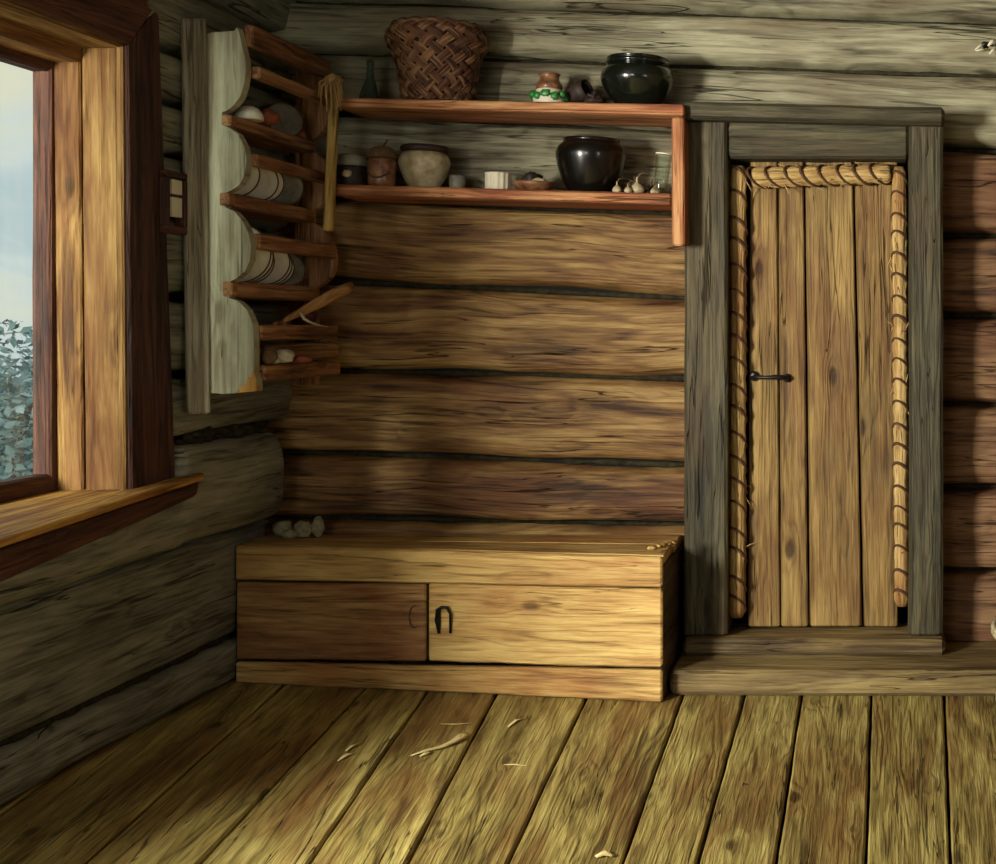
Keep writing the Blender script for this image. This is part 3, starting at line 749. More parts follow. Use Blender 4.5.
def pot(name, label, cat, px, d, zt, prof, mat, parts=(), n=44, lean_it=True, wob=0.0, mat3=None):
    b = base(px, d, zt); t = thing(name, label, cat, b)
    for nm, pr, mt in [('body', prof, mat)]+list(parts):
        q = MB(); q.lathe(pr, c=b, n=n, wob=wob); q.build(nm, M[mt], t)
    if lean_it: lean(t)
    return t, b
def smooth_prof(ks, n=6):
    out = []
    for i in range(len(ks)-1):
        p0 = ks[max(0, i-1)]; p1 = ks[i]; p2 = ks[i+1]; p3 = ks[min(len(ks)-1, i+2)]
        for k in range(n):
            t = k/n
            out.append(tuple(max(0.0005, 0.5*((2*p1[c])+(-p0[c]+p2[c])*t+(2*p0[c]-5*p1[c]+4*p2[c]-p3[c])*t*t+(-p0[c]+3*p1[c]-3*p2[c]+p3[c])*t**3)) for c in (0, 1)))
    out.append(ks[-1]); return out
def vessel(r_base, r_max, z_max, r_neck, z_neck, r_rim, h, th=0.008):
    outer = smooth_prof([(r_base, 0.0), ((r_base+r_max)*0.52, z_max*0.42), (r_max, z_max), ((r_max+r_neck)*0.53, z_max+(z_neck-z_max)*0.62), (r_neck, z_neck), (r_rim, h)])
    inner = smooth_prof([(r_rim-th, h), (r_neck-th, z_neck), (r_max-th*1.3, z_max), (r_base*0.8, th*1.5), (0.001, th)])
    return [(0.001, 0.0)]+outer+[(r_rim-th*0.4, h+0.002)]+inner
pot('round_pot', 'large round glossy green-black pot on the upper shelf board', 'pot', 637, 4.51, ztop1, vessel(0.062, 0.127, 0.092, 0.104, 0.152, 0.108, 0.176), 'glaze_green',
    [('rim_band', [(0.104, 0.150), (0.112, 0.156), (0.112, 0.163), (0.104, 0.168)], 'glaze_green')])
pot('black_pot', 'big black glazed pot with wide mouth on the lower shelf board', 'pot', 590.5, 4.51, ztop2, vessel(0.074, 0.123, 0.128, 0.098, 0.182, 0.100, 0.192), 'glaze')
pot('cream_pot', 'cream glazed pot with sooty rim on the lower shelf board', 'pot', 424, 4.53, ztop2, vessel(0.046, 0.088, 0.092, 0.070, 0.134, 0.074, 0.140), 'cream',
    [('sooty_rim', [(0.069, 0.131), (0.081, 0.137), (0.084, 0.146), (0.078, 0.156), (0.064, 0.154), (0.060, 0.134)], 'soot')])
pot('glass_bottle', 'slim dark glass bottle at the end of the upper shelf board', 'bottle', 369.5, 4.50, ztop1,
    [(0.001, 0), (0.034, 0.0), (0.036, 0.012), (0.033, 0.03)]+smooth_prof([(0.033, 0.03), (0.022, 0.065), (0.0135, 0.092), (0.011, 0.13)])+[(0.013, 0.132), (0.013, 0.150), (0.009, 0.152), (0.008, 0.12), (0.02, 0.05), (0.028, 0.01), (0.001, 0.008)], 'bottle', n=28)
# little painted pot: brown neck over white body with green leaves
t, b = pot('painted_jar', 'little white jar with green leaves and brown neck on upper board', 'jar', 549, 4.49, ztop1,
    smooth_prof([(0.050, 0.0), (0.056, 0.02), (0.048, 0.05), (0.040, 0.062)]), 'white',
    [('brown_neck', [(0.043, 0.055)]+smooth_prof([(0.043, 0.056), (0.046, 0.072), (0.034, 0.092), (0.034, 0.108), (0.039, 0.112), (0.034, 0.114), (0.028, 0.10), (0.001, 0.095)]), 'browncrock')], n=32)
for k in range(7):
    an = -math.pi/2+(k-3)*0.55; q = MB(); zc = 0.030+0.008*(k % 2)
    ctr = b+Vector((0.055*math.cos(an), 0.055*math.sin(an), zc))
    q.blob(ctr, (0.013+0.004*abs(math.sin(an)), 0.004+0.007*abs(math.cos(an)), 0.014), 0.35, 2.5, n=7); q.build('green_leaf', M['green'], t)
# dark lumps between the jar and the round pot
t = thing('black_mug', 'small black mug lying tipped behind the painted jar', 'mug', base(582, 4.53, ztop1))
q = MB(); R = Matrix.Rotation(math.radians(70), 3, 'Y') @ Matrix.Rotation(0.4, 3, 'X')
q.lathe(vessel(0.028, 0.036, 0.03, 0.033, 0.06, 0.035, 0.068, 0.004), c=ORG[t]+Vector((-0.035, 0, 0.046)), n=26, mat=R); q.build('body', M['soot'], t)
q = MB(); q.tube([ORG[t]+Vector((-0.01, -0.01, 0.076)), ORG[t]+Vector((0.005, -0.015, 0.094)), ORG[t]+Vector((0.028, -0.01, 0.088)), ORG[t]+Vector((0.032, -0.005, 0.066))], 0.005, n=7); q.build('handle', M['soot'], t)
q = MB(); bb0 = base(594, 4.49, ztop1)
for k in range(9): 
    q.tube([bb0+Vector((random.uniform(-0.03, 0.03), random.uniform(-0.03, 0.03), 0.003+random.uniform(0, 0.05))) for _ in range(4)], 0.006, n=6)
q.blob(bb0+Vector((0, 0, 0.02)), (0.035, 0.035, 0.02), 0.4, 2.0, n=8)
tag(q.build('dried_roots', M['soot'], origin=bb0), 'dark bunch of dried roots beside the round green-black pot', 'roots')

# lower board, window side to door side
t, b = pot('dark_crock', 'squat sooty crock with grey cloth lid behind the shelf post', 'crock', 352, 4.50, ztop2, vessel(0.046, 0.054, 0.045, 0.052, 0.072, 0.054, 0.082), 'soot',
    [('cloth_lid', smooth_prof([(0.057, 0.074), (0.060, 0.088), (0.050, 0.108), (0.026, 0.118), (0.001, 0.120)]), 'greyware')], wob=0.04)
q = MB(); q.blob(b+Vector((0.004, -0.058, 0.042)), (0.017, 0.006, 0.013), 0.4, 2.0, n=7); q.build('pale_patch', M['garlic'], t)
t, b = pot('tied_jar', 'brown mottled jar with wire-tied lid left of the cream pot', 'jar', 381.5, 4.455, ztop2, smooth_prof([(0.040, 0.0), (0.046, 0.02), (0.047, 0.08), (0.043, 0.098)])+[(0.001, 0.099)], 'browncrock',
    [('lid', smooth_prof([(0.048, 0.098), (0.049, 0.106), (0.044, 0.124), (0.030, 0.138), (0.001, 0.142)]), 'husk')])
q = MB(); q.tube([b+Vector((0.0485*math.cos(a), 0.0485*math.sin(a), 0.098)) for a in [2*math.pi*k/28 for k in range(29)]], 0.0035, n=6)
q.tube([b+Vector((-0.042+0.084*k/10, -0.050+0.018*abs(k/5-1), 0.050-0.022*math.sin(math.pi*k/10))) for k in range(11)], 0.003, n=6)
q.tube([b+Vector((0.006, -0.01, 0.140)), b+Vector((0.014, -0.012, 0.150)), b+Vector((0.022, -0.012, 0.164))], 0.0028, n=5)
q.build('wire_tie', M['cord'], t)
pot('grey_cup', 'small dull grey cup half hidden behind the cream pot', 'cup', 457, 4.56, ztop2, vessel(0.020, 0.028, 0.03, 0.026, 0.05, 0.028, 0.056, 0.004), 'greyware', n=24)
# fluted white mug
b = base(498, 4.48, ztop2); t = thing('fluted_cup', 'short white fluted cup standing alone on the lower shelf board', 'cup', b)
q = MB(); rows = []; gcs = []
for r, z in [(0.001, 0), (0.040, 0.0), (0.043, 0.006), (0.044, 0.058), (0.046, 0.062), (0.041, 0.062), (0.038, 0.012), (0.001, 0.010)]:
    rows.append([b+Vector((r*(1+(0.035*math.cos(14*2*math.pi*k/84) if 0.03 < r else 0))*math.cos(2*math.pi*k/84), r*(1+(0.035*math.cos(14*2*math.pi*k/84) if 0.03 < r else 0))*math.sin(2*math.pi*k/84), z)) for k in range(84)]); gcs.append([(z, k*0.003, 1) for k in range(84)])
q.grid(rows, gcs, 0.0, close=True, caps=True); q.build('body', M['white'], t); lean(t)
# shallow dish with a lump
b = base(534, 4.49, ztop2); t = thing('clay_dish', 'shallow brown clay dish holding a lump, beside the white cup', 'dish', b)
q = MB(); q.lathe([(0.001, 0), (0.045, 0.0), (0.072, 0.022), (0.076, 0.034), (0.070, 0.034), (0.044, 0.012), (0.001, 0.010)], c=b, n=32); q.build('body', M['browncrock'], t); lean(t)
q = MB(); q.blob(b+Vector((-0.008, 0.0, 0.038)), (0.034, 0.03, 0.034), 0.45, 2.0, n=9)
tag(q.build('bread_crust', M['soot'], origin=b+Vector((0, 0, 0.02))), 'dark bread crust lying in the brown clay dish', 'bread')
q = MB(); q.blob(b+Vector((0.028, -0.034, 0.034)), (0.026, 0.018, 0.012), 0.4, 2.0, n=8)
tag(q.build('bread_piece', M['garlic'], origin=b+Vector((0.028, -0.034, 0.025))), 'pale bread piece on the edge of the brown clay dish', 'bread')
# garlic and dry husks by the end board
gl = ['pale garlic bulb nearest the black pot on the lower board', 'pale garlic bulb in the middle of the husk heap', 'pale garlic bulb closest to the shelf end board', 'small garlic bulb lying in front of the husk heap']
for k, (px, d, r) in enumerate(((617, 4.44, 0.016), (637, 4.46, 0.023), (655, 4.50, 0.018), (628, 4.43, 0.013))):
    b = base(px, d, ztop2); t = thing('garlic_bulb', gl[k], 'garlic', b, 'garlic on the lower shelf board')
    q = MB(); q.lathe(smooth_prof([(r*0.5, 0.0), (r*1.05, r*0.55), (r*0.75, r*1.3), (r*0.22, r*1.8), (r*0.12, r*2.6)]), c=b, n=18, wob=0.25); q.build('bulb', M['garlic'], t)
    q = MB(); q.tube([b+Vector((0, 0, r*2.4)), b+Vector((r*0.5, 0, r*3.1)), b+Vector((r*1.6, -r*0.3, r*3.3))], [r*0.14, r*0.12, r*0.06], n=5); q.build('stem', M['husk'], t)
q = MB(); hb = base(641, 4.53, ztop2)
for k in range(80):
    p = hb+Vector((random.uniform(-0.03, 0.055), random.uniform(-0.04, 0.04), random.uniform(0.003, 0.04)*random.random()+0.004))
    v1 = Vector((random.uniform(-1, 1), random.uniform(-0.6, 0.6), random.uniform(-0.1, 0.9))).normalized()*random.uniform(0.02, 0.05)
    q.tube([p, p+v1*0.5+Vector((0, -0.006, 0.006)), p+v1], [0.005, 0.0035, 0.0015], n=5, flat=0.4)
o = tag(q.build('dry_husks', M['husk'], origin=hb), 'heap of dry brown husks between the black pot and end board', 'husks'); o['kind'] = 'stuff'
b = base(660, 4.47, ztop2); t = thing('glass_tumbler', 'tall clear glass tumbler leaning against the shelf end board', 'glass', b)
q = MB(); R = Matrix.Rotation(math.radians(7), 3, 'Y')
q.lathe([(0.001, 0), (0.020, 0.0), (0.024, 0.02), (0.029, 0.14), (0.0265, 0.14), (0.021, 0.02), (0.017, 0.010), (0.001, 0.009)], c=b+Vector((-0.002, 0, 0.004)), n=30, mat=R); q.build('body', M['tumbler'], t)
q = MB(); q.lathe([(0.029, 0.1385), (0.0305, 0.141), (0.029, 0.1435), (0.0265, 0.141)], c=b+Vector((-0.002, 0, 0.004)), n=30, mat=R); q.build('rim', M['plate'], t)

# ------------------------------------------------------------------ the dish rack on the window wall
RD = 3.93; RE = 4.53
rack = thing('dish_rack', 'scalloped dish rack with pale end panel hung beside the window', 'rack', (XW+0.14, 4.2, PZ(392, RD)))
outl = [(206, 392), (206, 33), (216, 32), (234, 31), (237, 27), (240, 36), (242, 46), (245, 58), (246, 70), (244, 84), (240, 97), (233, 106), (226, 111), (222, 112), (222, 125), (230, 128), (238, 134), (244, 146), (247, 160), (245, 174), (240, 184), (232, 190), (225, 193), (225, 207), (234, 211), (242, 220), (248, 232), (251, 246), (250, 260), (245, 271), (237, 278), (229, 282), (229, 298), (238, 301), (247, 310), (253, 324), (254, 345), (254, 372), (257, 380), (257, 391), (240, 393), (222, 394)]
for d0, nm in ((RD, 0), (RE, 1)):
    ol = outl if not nm else [p for p in outl if p[1] < 300]+[(229, 394), (206, 394)]
    if nm: ol = [(x, y) for x, y in ol if not (x == 206 and y == 392)]
    m = MB(); m.outline([(PX(x, RD), PZ(y, RD)) for x, y in ol], d0, d0+0.035, tone=0.1)
    m.build('end_panel', M['rack_panel'] if not nm else M['rack_rail'], rack)
wc = [(257, 391), (236, 393), (241, 387), (246, 384), (248, 377), (251, 379), (253, 370), (256, 379)]
m = MB(); m.outline([(PX(x, RD)+0.0015, PZ(y, RD)) for x, y in wc], RD-0.004, RD+0.02); m.build('worn_corner', M['sillboard'], rack)['label'] = 'bare ochre corner'
m = MB(); m.quad([P(186, 414, RD-0.012), P(210, 414, RD-0.012), P(210, 414, RD+0.03), P(186, 414, RD+0.03)], [P(181, 18, RD-0.012), P(206, 18, RD-0.012), P(206, 18, RD+0.03), P(181, 18, RD+0.03)], nseg=20, chabs=0.006, jit=0.004, tone=-0.05)
m.build('wall_post', M['rack_post'], rack)
rails = [('rail', 245, 252, 21, 43), ('rail', 252, 252, 64, 76), ('shelf_board', 229, 229, 114, 127), ('rail', 250, 250, 152, 164), ('shelf_board', 227, 227, 192, 207), ('rail', 252, 252, 233, 249), ('shelf_board', 230, 230, 281, 298), ('shelf_board', 254, 254, 325, 341), ('shelf_board', 257, 257, 366, 382)]
RZ = {}
for k, (nm, x, x2, t, b) in enumerate(rails):
    X = PX(x, RD); z0, z1 = PZ(b, RD), PZ(t, RD)
    if nm == 'rail': xb = X-0.022
    else: xb = XW+0.045
    m = MB(); ya = RD+0.0355 if k != 0 else RD-0.004
    if nm == 'shelf_board' and k in (2, 4, 6): ya = RD-0.004
    m.box(xb, X+0.006, RD+0.036 if k != 0 else RD+0.036, RE-0.001, z0, z1, axis='y', nseg=12, chabs=0.005, jit=0.004, tone=random.uniform(-0.1, 0.2))
    if k in (2, 4, 6): m.box(X-0.022, X+0.008, RD-0.006, RD+0.0355, z0+0.004, z1-0.002, axis='y', nseg=3, chabs=0.005, tone=0.3)
    m.build(nm, M['rack_rail'], rack); RZ[k] = z1
def plate_at(y, z, r, yaw, tilt, label, grp, x=None, mat='plate'):
    x = XW+0.135 if x is None else x
    R = Matrix.Rotation(yaw, 3, 'Z') @ Matrix.Rotation(math.radians(90)-tilt, 3, 'X')
    # rest the lowest edge on the board
    prof = [(0.001, 0.0), (r*0.55, 0.0), (r*0.62, 0.002), (r*0.94, 0.006), (r, 0.008), (r*0.985, 0.011), (r*0.62, 0.006), (r*0.52, 0.004), (0.001, 0.004)]
    q = MB(); q.lathe(prof, n=36, mat=R)
    zm = min(v.z for v in q.v); sh = Vector((x, y, z-zm+0.001))
    q.v = [v+sh for v in q.v]
    o = tag(q.build('plate', M[mat], origin=Vector((x, y, z+0.001))), label, 'plate', grp)
    rg = MB(); rg.tube([R @ Vector((r*0.992*math.cos(a), r*0.992*math.sin(a), 0.0105)) for a in [2*math.pi*i/40 for i in range(41)]], 0.0024, n=6); rg.v = [v+sh for v in rg.v]
    rg.build('rim', M['husk'], o)['label'] = 'dark ring painted as the shaded gap between plates'  # dark edge ring added as painted shade between neighbouring plates
    return o
g1 = 'plates standing in the rack'
lowl = ['pale plate at the window end of the fifth-rail row of the rack', 'second pale plate from the window end in the lower plate row', 'third pale plate from the window end in the lower plate row', 'fourth pale plate of the lower row, just past the gap', 'fifth pale plate of the lower row, beside the gap plate', 'sixth pale plate, last white one of the lower row']
lowl[0] = 'pale plate at the window end of the lower plate row in the rack'
for k, y in enumerate((4.09, 4.125, 4.16, 4.27, 4.305, 4.34)):
    plate_at(y, RZ[6], (0.098, 0.090, 0.078, 0.078, 0.070, 0.062)[k], math.radians(26), math.radians(-16 if k < 3 else -13), lowl[k], g1, x=XW+0.135)
upl = ['pale plate at the window end of the upper plate row in the rack', 'second pale plate of the upper row, middle of the rack', 'third pale plate of the upper row, set close behind the second', 'dull grey plate at the corner end of the upper plate row']
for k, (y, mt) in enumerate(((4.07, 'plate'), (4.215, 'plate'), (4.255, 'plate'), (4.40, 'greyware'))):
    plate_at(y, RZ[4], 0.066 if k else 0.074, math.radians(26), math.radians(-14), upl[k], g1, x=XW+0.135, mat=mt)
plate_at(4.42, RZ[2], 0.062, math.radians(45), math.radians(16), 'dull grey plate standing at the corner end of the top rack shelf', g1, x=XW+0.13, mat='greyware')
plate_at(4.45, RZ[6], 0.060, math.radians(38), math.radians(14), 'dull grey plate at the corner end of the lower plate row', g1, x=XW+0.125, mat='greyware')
# big plates whose rims show above the fourth rail
def upturned(name, label, cat, y, z, r, h, mat, x=XW+0.14):
    q = MB(); b = Vector((x, y, z+0.001)); q.lathe([(r*0.96, 0.0), (r, 0.003)]+smooth_prof([(r, 0.003), (r*0.9, h*0.5), (r*0.62, h*0.86), (r*0.36, h*0.96)])+[(r*0.36, h), (r*0.30, h), (r*0.28, h*0.95), (0.001, h*0.94)], c=b, n=32)
    return tag(q.build(name, M[mat], origin=b), label, cat)
upturned('bowl', 'pale upturned bowl on the top shelf of the rack', 'bowl', 4.06, RZ[2], 0.045, 0.045, 'plate', x=PX(258, 4.06)-0.03)
q = MB(); q.blob((PX(275, 4.16)-0.02, 4.16, RZ[2]+0.034), (0.03, 0.045, 0.026), 0.3, 1.6, n=9)
q.settle(RZ[2]); tag(q.build('clay_lump', M['redclay'], origin=(PX(275, 4.16)-0.02, 4.16, RZ[2]+0.001)), 'reddish clay lump beside the upturned bowl on the top rack shelf', 'clay lump')
upturned('cup', 'small reddish clay cup at the corner end of the top rack shelf', 'cup', 4.47, RZ[2], 0.022, 0.03, 'redclay', x=XW+0.165)
# kitchen things on the two lowest shelves
zs = RZ[7]
t = thing('wooden_ladle', 'light wooden ladle sticking out from the lowest rack compartment', 'ladle', Vector((PX(284, 4.10), 4.10, zs)))
q = MB(); a = P(283, 321, 4.14); e = P(352, 286, 4.40)
pts = [a.lerp(e, k/10) for k in range(11)]; q.tube(pts, [0.008, 0.011, 0.014, 0.017, 0.019, 0.021, 0.023, 0.024, 0.024, 0.022, 0.016], n=10, flat=0.6, up=Vector((1, 0, 0))); q.build('handle', M['spoon'], t)
q = MB(); q.blob(a.lerp(e, 0.58)+Vector((0.004, -0.010, 0)), (0.006, 0.004, 0.006), 0.2, n=6); q.build('hanging_hole', M['void'], t)
q = MB(); q.blob(a+Vector((-0.012, 0.0, -0.012)), (0.022, 0.03, 0.012), 0.1, n=9); q.build('bowl', M['spoon'], t)
q = MB(); q.tube([P(301, 312, 4.17), P(304, 319, 4.165), P(309, 322, 4.18), P(318, 325, 4.24), P(328, 327, 4.32)], [0.008, 0.010, 0.007, 0.006, 0.003], n=7, flat=0.5)
tag(q.build('cloth_strip', M['cloth_pale'], origin=P(305, 325, 4.17)), 'thin pale cloth strip hanging by the wooden ladle', 'cloth')
q = MB(); b = Vector((XW+0.19, 4.46, zs+0.001)); q.lathe(vessel(0.022, 0.036, 0.03, 0.028, 0.05, 0.03, 0.056, 0.004), c=b, n=24)
tag(q.build('mug', M['darkred'], origin=b), 'dark red clay mug under the ladle handle in the rack', 'mug')
zs = RZ[8]
t = thing('rolling_pin', 'brown wooden rolling pin on the bottom board of the rack', 'rolling pin', Vector((XW+0.2, 4.4, zs)))
q = MB(); za = zs+0.034; xa = PX(335, 4.5)
q.tube([(XW+0.150, 4.20, za), (XW+0.150, 4.21, za), (XW+0.17, 4.30, za), (XW+0.205, 4.46, za), (XW+0.232, 4.56, za), (XW+0.238, 4.585, za)], [0.018, 0.028, 0.031, 0.032, 0.031, 0.024], n=16); q.build('roller', M['spoon'], t)
q = MB(); q.tube([(XW+0.146, 4.165, za), (XW+0.148, 4.19, za), (XW+0.150, 4.202, za)], [0.011, 0.013, 0.012], n=10); q.build('handle', M['spoon'], t)
q = MB(); q.blob((PX(283, 4.08), 4.08, zs+0.034), (0.034, 0.035, 0.022), 0.3, 2.2, n=10); q.blob((PX(277, 4.07), 4.05, zs+0.020), (0.02, 0.02, 0.011), 0.3, 2.2, n=8)
q.settle(zs); tag(q.build('white_rag', M['cloth_pale'], origin=(PX(283, 4.08), 4.08, zs+0.001)), 'crumpled white rag on the bottom board of the rack', 'rag')
q = MB(); q.blob((PX(303, 4.16), 4.155, zs+0.021), (0.028, 0.04, 0.013), 0.4, 2.2, n=10)
q.settle(zs); tag(q.build('red_rag', M['redclay'], origin=(PX(303, 4.16), 4.155, zs+0.001)), 'folded red rag beside the white rag in the rack', 'rag')
q = MB(); q.blob((PX(272, 4.03), 4.01, zs+0.026), (0.024, 0.022, 0.024), 0.2, n=9)
q.settle(zs); tag(q.build('onion', M['husk'], origin=(PX(272, 4.03), 4.01, zs+0.001)), 'dull brown onion at the window end of the rack bottom board', 'onion')

# small framed glass between window and rack
fr = thing('wall_mirror', 'narrow dark-framed little mirror between window casing and dish rack', 'mirror', (XW+0.05, 3.87, 1.52))
xg = XW+0.052; my0, my1 = 3.805, 3.925
zA, zB = PZ(234, 3.87), PZ(172, 3.87)
q = MB(); q.box(xg-0.02, xg+0.016, my0, my1, zB-0.02, zB, axis='y', nseg=2, chabs=0.003); q.box(xg-0.02, xg+0.016, my0, my1, zA, zA+0.022, axis='y', nseg=2, chabs=0.003)
q.box(xg-0.02, xg+0.016, my0, my0+0.02, zA+0.022, zB-0.02, axis='z', nseg=4, chabs=0.003); q.box(xg-0.02, xg+0.016, my1-0.02, my1, zA+0.022, zB-0.02, axis='z', nseg=4, chabs=0.003)
q.box(xg-0.02, xg+0.010, my0+0.02, my1-0.02, PZ(197, 3.87), PZ(195, 3.87), axis='y', nseg=2, chabs=0.002)
q.build('frame', M['casing'], fr)
for a, b in ((PZ(217, 3.87), PZ(197.5, 3.87)), (PZ(194.5, 3.87), PZ(180, 3.87))):
    q = MB(); q.box(xg-0.004, xg+0.012, my0+0.035, my1-0.028, a, b, axis='z', nseg=2, chabs=0.001); q.build('pale_pane', M['white'], fr)

# pale lumps in the dark corner on the bench
lab = ['pale lump of tow nearest the window wall, on the bench corner', 'flat pale tow lump low in the bench corner heap', 'broad pale tow lump in the middle of the bench corner heap', 'upright pale tow lump at the door end of the corner heap']
for k, (px, py, d, r) in enumerate(((283, 508, 4.575, (0.036, 0.03, 0.028)), (290, 519, 4.54, (0.028, 0.03, 0.017)), (303, 515, 4.57, (0.033, 0.03, 0.029)), (318, 513, 4.58, (0.024, 0.022, 0.034)))):
    q = MB(); z0 = ZS+0.001; c = Vector((PX(px, d), d, z0+r[2]*1.05)); q.blob(c, r, 0.3, 1.8, n=11)
    dz = z0-min(v.z for v in q.v); q.v = [v+Vector((0, 0, dz)) for v in q.v]
    tag(q.build('tow_lump', M['tow'], origin=(c.x, c.y, z0)), lab[k], 'tow lump', 'tow lumps in the bench corner')

# shavings on the floor
def shaving(pts, rad, label, flat=0.35):
    q = MB(); pp = []
    for px, py, up_ in pts: d = dF(py); pp.append(Vector((PX(px, d), d, up_)))
    q.tube(pp, rad, n=8, flat=flat, tone=0.15)
    zm = min(v.z for v in q.v); q.v = [v-Vector((0, 0, zm-0.003)) for v in q.v]
    return tag(q.build('wood_shaving', M['shaving'], origin=(pp[0].x, pp[0].y, 0.003)), label, 'shaving', 'wood shavings on the floor')
shaving([(411, 757, .004), (424, 753, .006), (440, 750, .008), (453, 745, .010), (462, 740, .012), (468, 737, .010)], [0.003, 0.007, 0.009, 0.012, 0.018, 0.012], 'long pale club-shaped shaving on the floor before the bench')
shaving([(420, 758, .004), (427, 755, .005), (431, 754, .004)], [0.004, 0.010, 0.004], 'short stub beside the tail of the club-shaped shaving')
shaving([(338, 762, .004), (346, 757, .006), (356, 755, .006)], [0.003, 0.008, 0.004], 'curled pale shaving on the darker boards towards the window')
shaving([(346, 752, .004), (352, 748, .006), (359, 745, .006)], [0.003, 0.006, 0.003], 'thin pale shaving just behind the curled one')
shaving([(440, 725, .004), (456, 726, .006), (472, 724, .004)], [0.002, 0.004, 0.002], 'hair-thin shaving close to the foot of the bench')
shaving([(508, 728, .004), (516, 722, .006), (524, 720, .004)], [0.003, 0.007, 0.003], 'small white shaving below the bench middle')
shaving([(596, 859, .004), (604, 856, .006), (613, 858, .004)], [0.006, 0.013, 0.006], 'stubby white chip at the near edge of the floor')
shaving([(504, 766, .004), (515, 766, .005), (527, 767, .004)], [0.002, 0.004, 0.002], 'short grey splinter on the reddish floor board')

# tub standing past the right-hand edge of the picture
tb = thing('wooden_tub', 'reddish wooden tub with pale hoops, mostly outside the frame by the wall', 'tub', (0.545, 4.06, 0.001))
q = MB(); b = Vector((0.545, 4.06, 0.001)); rows = []
q.lathe([(0.001, 0.0), (0.155, 0.0), (0.158, 0.004), (0.176, 0.30), (0.178, 0.305), (0.158, 0.305), (0.142, 0.02), (0.001, 0.018)], c=b, n=60, wob=0.02); q.build('staves', M['log_red'], tb)
for z, r in ((0.045, 0.162), (0.262, 0.177)):
    q = MB()
    for k in range(2): q.tube([b+Vector(((r+0.004)*math.cos(a), (r+0.004)*math.sin(a), z+0.014*k+0.004*math.sin(3*a))) for a in [2*math.pi*i/48 for i in range(49)]], 0.010, n=7)
    q.build('hoop', M['cream'], tb)

# ------------------------------------------------------------------ outside the window
gr = MB(); gr.box(-40, -2.6, -25, 45, -1.1, -0.7, axis='y', nseg=12, chabs=0.01); o = gr.build('meadow', M['grass']); o['kind'] = 'structure'; o.name = 'ground'
def bush(loc, r, h, label, n, seed):
    rnd = random.Random(seed); t = thing('bush', label, 'bush', loc, 'bushes outside the window'); L = Vector(loc)
    q = MB()
    for k in range(5):
        a = rnd.uniform(0, 6.28); q.tube([L, L+Vector((math.cos(a)*r*0.2, math.sin(a)*r*0.2, h*0.4)), L+Vector((math.cos(a)*r*0.5, math.sin(a)*r*0.5, h*0.8))], [0.04, 0.03, 0.012], n=6)
    q.build('stem', M['bark'], t)
    me = MB()
    for k in range(n):
        a = rnd.uniform(0, 6.28); rr = r*math.sqrt(rnd.random()); u = rnd.random()
        zz = h*(0.08+0.92*u*(1-0.35*(rr/r)**2)); p = L+Vector((rr*math.cos(a), rr*math.sin(a), zz))
        d = Vector((rnd.uniform(-1, 1), rnd.uniform(-1, 1), rnd.uniform(-0.6, 0.8))).normalized(); w = d.cross(Vector((rnd.uniform(-1, 1), rnd.uniform(-1, 1), 1))).normalized()
        l = rnd.uniform(0.035, 0.075)
        i0 = len(me.v)
        for q_, g_ in ((p, 0), (p+d*l*0.5+w*l*0.28, 0), (p+d*l, 0), (p+d*l*0.5-w*l*0.28, 0)):
            me.v.append(q_); me.gc.append((0, 0, 0)); me.tone.append(0)
        me.f.append((i0, i0+1, i0+2, i0+3)); me.sm.append(False)
    me.build('foliage', M['leafmat'], t)
bush((-4.3, 6.0, -0.7), 0.95, 1.98, 'bluish green bush nearest beyond the window glass', 15000, 1)
bush((-5.7, 8.4, -0.7), 1.1, 1.75, 'lower bluish bush behind the nearest one outside the window', 8000, 2)
bush((-8.1, 12.0, -0.7), 1.3, 2.0, 'farthest bluish bush beyond the window glass', 5000, 3)

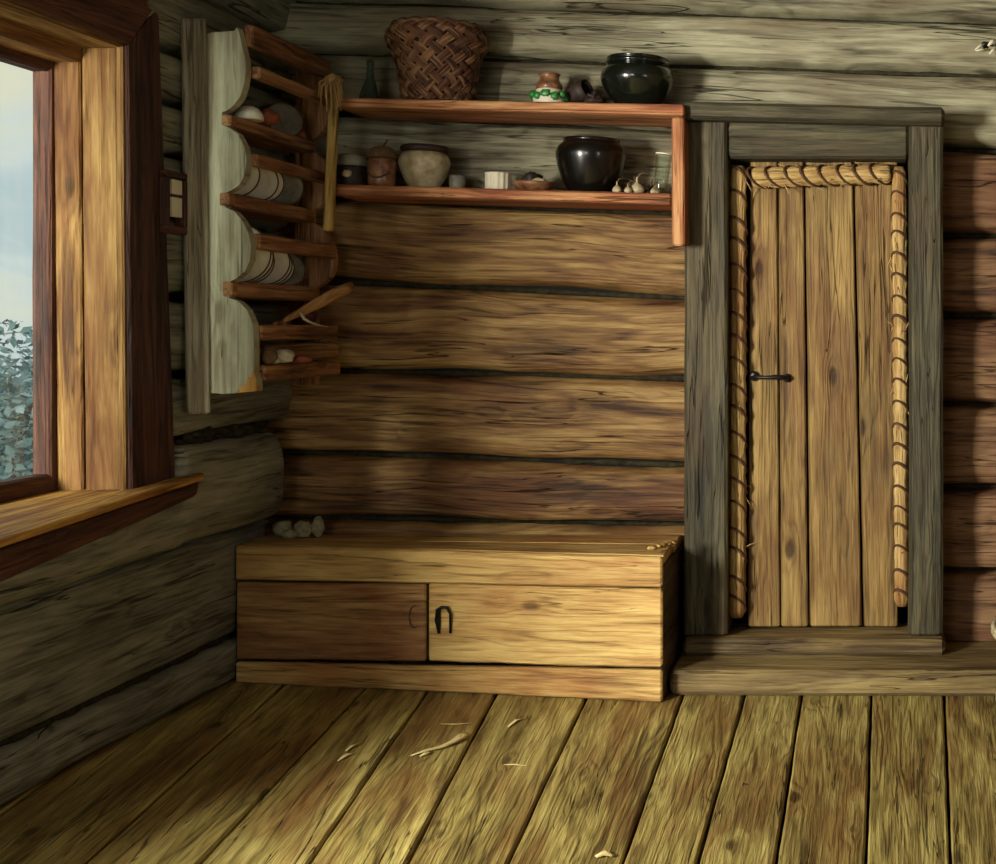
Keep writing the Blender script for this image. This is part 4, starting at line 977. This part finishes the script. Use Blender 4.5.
# ------------------------------------------------------------------ light
wd = bpy.data.worlds.new('World'); bpy.context.scene.world = wd; wd.use_nodes = True
nt = wd.node_tree; nt.nodes.clear(); g = N(nt)
out = g.add('ShaderNodeOutputWorld'); bg = g.add('ShaderNodeBackground'); tc = g.add('ShaderNodeTexCoord')
cl = g.noise(g.vmul(tc.outputs['Generated'], (3.0, 3.0, 7.0)), 1.6, 6, 0.6, 0.6)
g.link(g.ramp(cl, [(0.36, lin(200, 216, 222)), (0.50, lin(222, 230, 230)), (0.62, lin(240, 236, 214))]), bg.inputs[0])
bg.inputs[1].default_value = 1.0; g.link(bg.outputs[0], out.inputs[0])
def area(name, loc, target, sx, sy, power, col):
    l = bpy.data.lights.new(name, 'AREA'); l.shape = 'RECTANGLE'; l.size = sx; l.size_y = sy; l.energy = power; l.color = col
    o = bpy.data.objects.new(name, l); C.objects.link(o); o.location = loc
    o.rotation_euler = (Vector(target)-Vector(loc)).to_track_quat('-Z', 'Y').to_euler(); return o
area('daylight_window_2', (-2.80, 0.80, 1.50), (-0.9, 3.9, 1.0), 0.7, 0.8, 320, (1.0, 0.95, 0.86))
area('added_fill_rear', (-1.55, YB-0.32, 1.55), (-1.6, 4.0, 1.2), 1.1, 1.2, 34, (1.0, 0.96, 0.86))  # added fill lamp, sets the brightness of the rack's end panel
area('added_fill_right', (1.95, 0.7, 1.5), (-2.2, 2.9, 1.2), 1.0, 1.2, 20, (0.93, 0.97, 1.0))  # added weak cool fill for the window wall and rack rails
sn = bpy.data.lights.new('sun', 'SUN'); sn.energy = 1.3; sn.angle = math.radians(9); sn.color = (1.0, 0.93, 0.78)
so = bpy.data.objects.new('sun', sn); C.objects.link(so); so.rotation_euler = Vector((0.62, -0.05, -0.86)).to_track_quat('-Z', 'Y').to_euler()

# ------------------------------------------------------------------ camera
cam = bpy.data.cameras.new('camera'); co = bpy.data.objects.new('camera', cam); C.objects.link(co)
co.location = (0, 0, CAMZ); co.rotation_euler = (math.pi/2, 0, 0)
cam.sensor_width = 36; cam.sensor_fit = 'HORIZONTAL'; cam.lens = 36*F/996
cam.shift_x = -(VX-498)/996; cam.shift_y = -(432-VY)/996
cam.clip_start = 0.05; cam.clip_end = 200
sc = bpy.context.scene; sc.camera = co
sc.view_settings.view_transform = 'Standard'; sc.view_settings.look = 'None'; sc.view_settings.gamma = 1.0
sc.view_settings.use_curve_mapping = False; sc.view_settings.exposure = 0.03
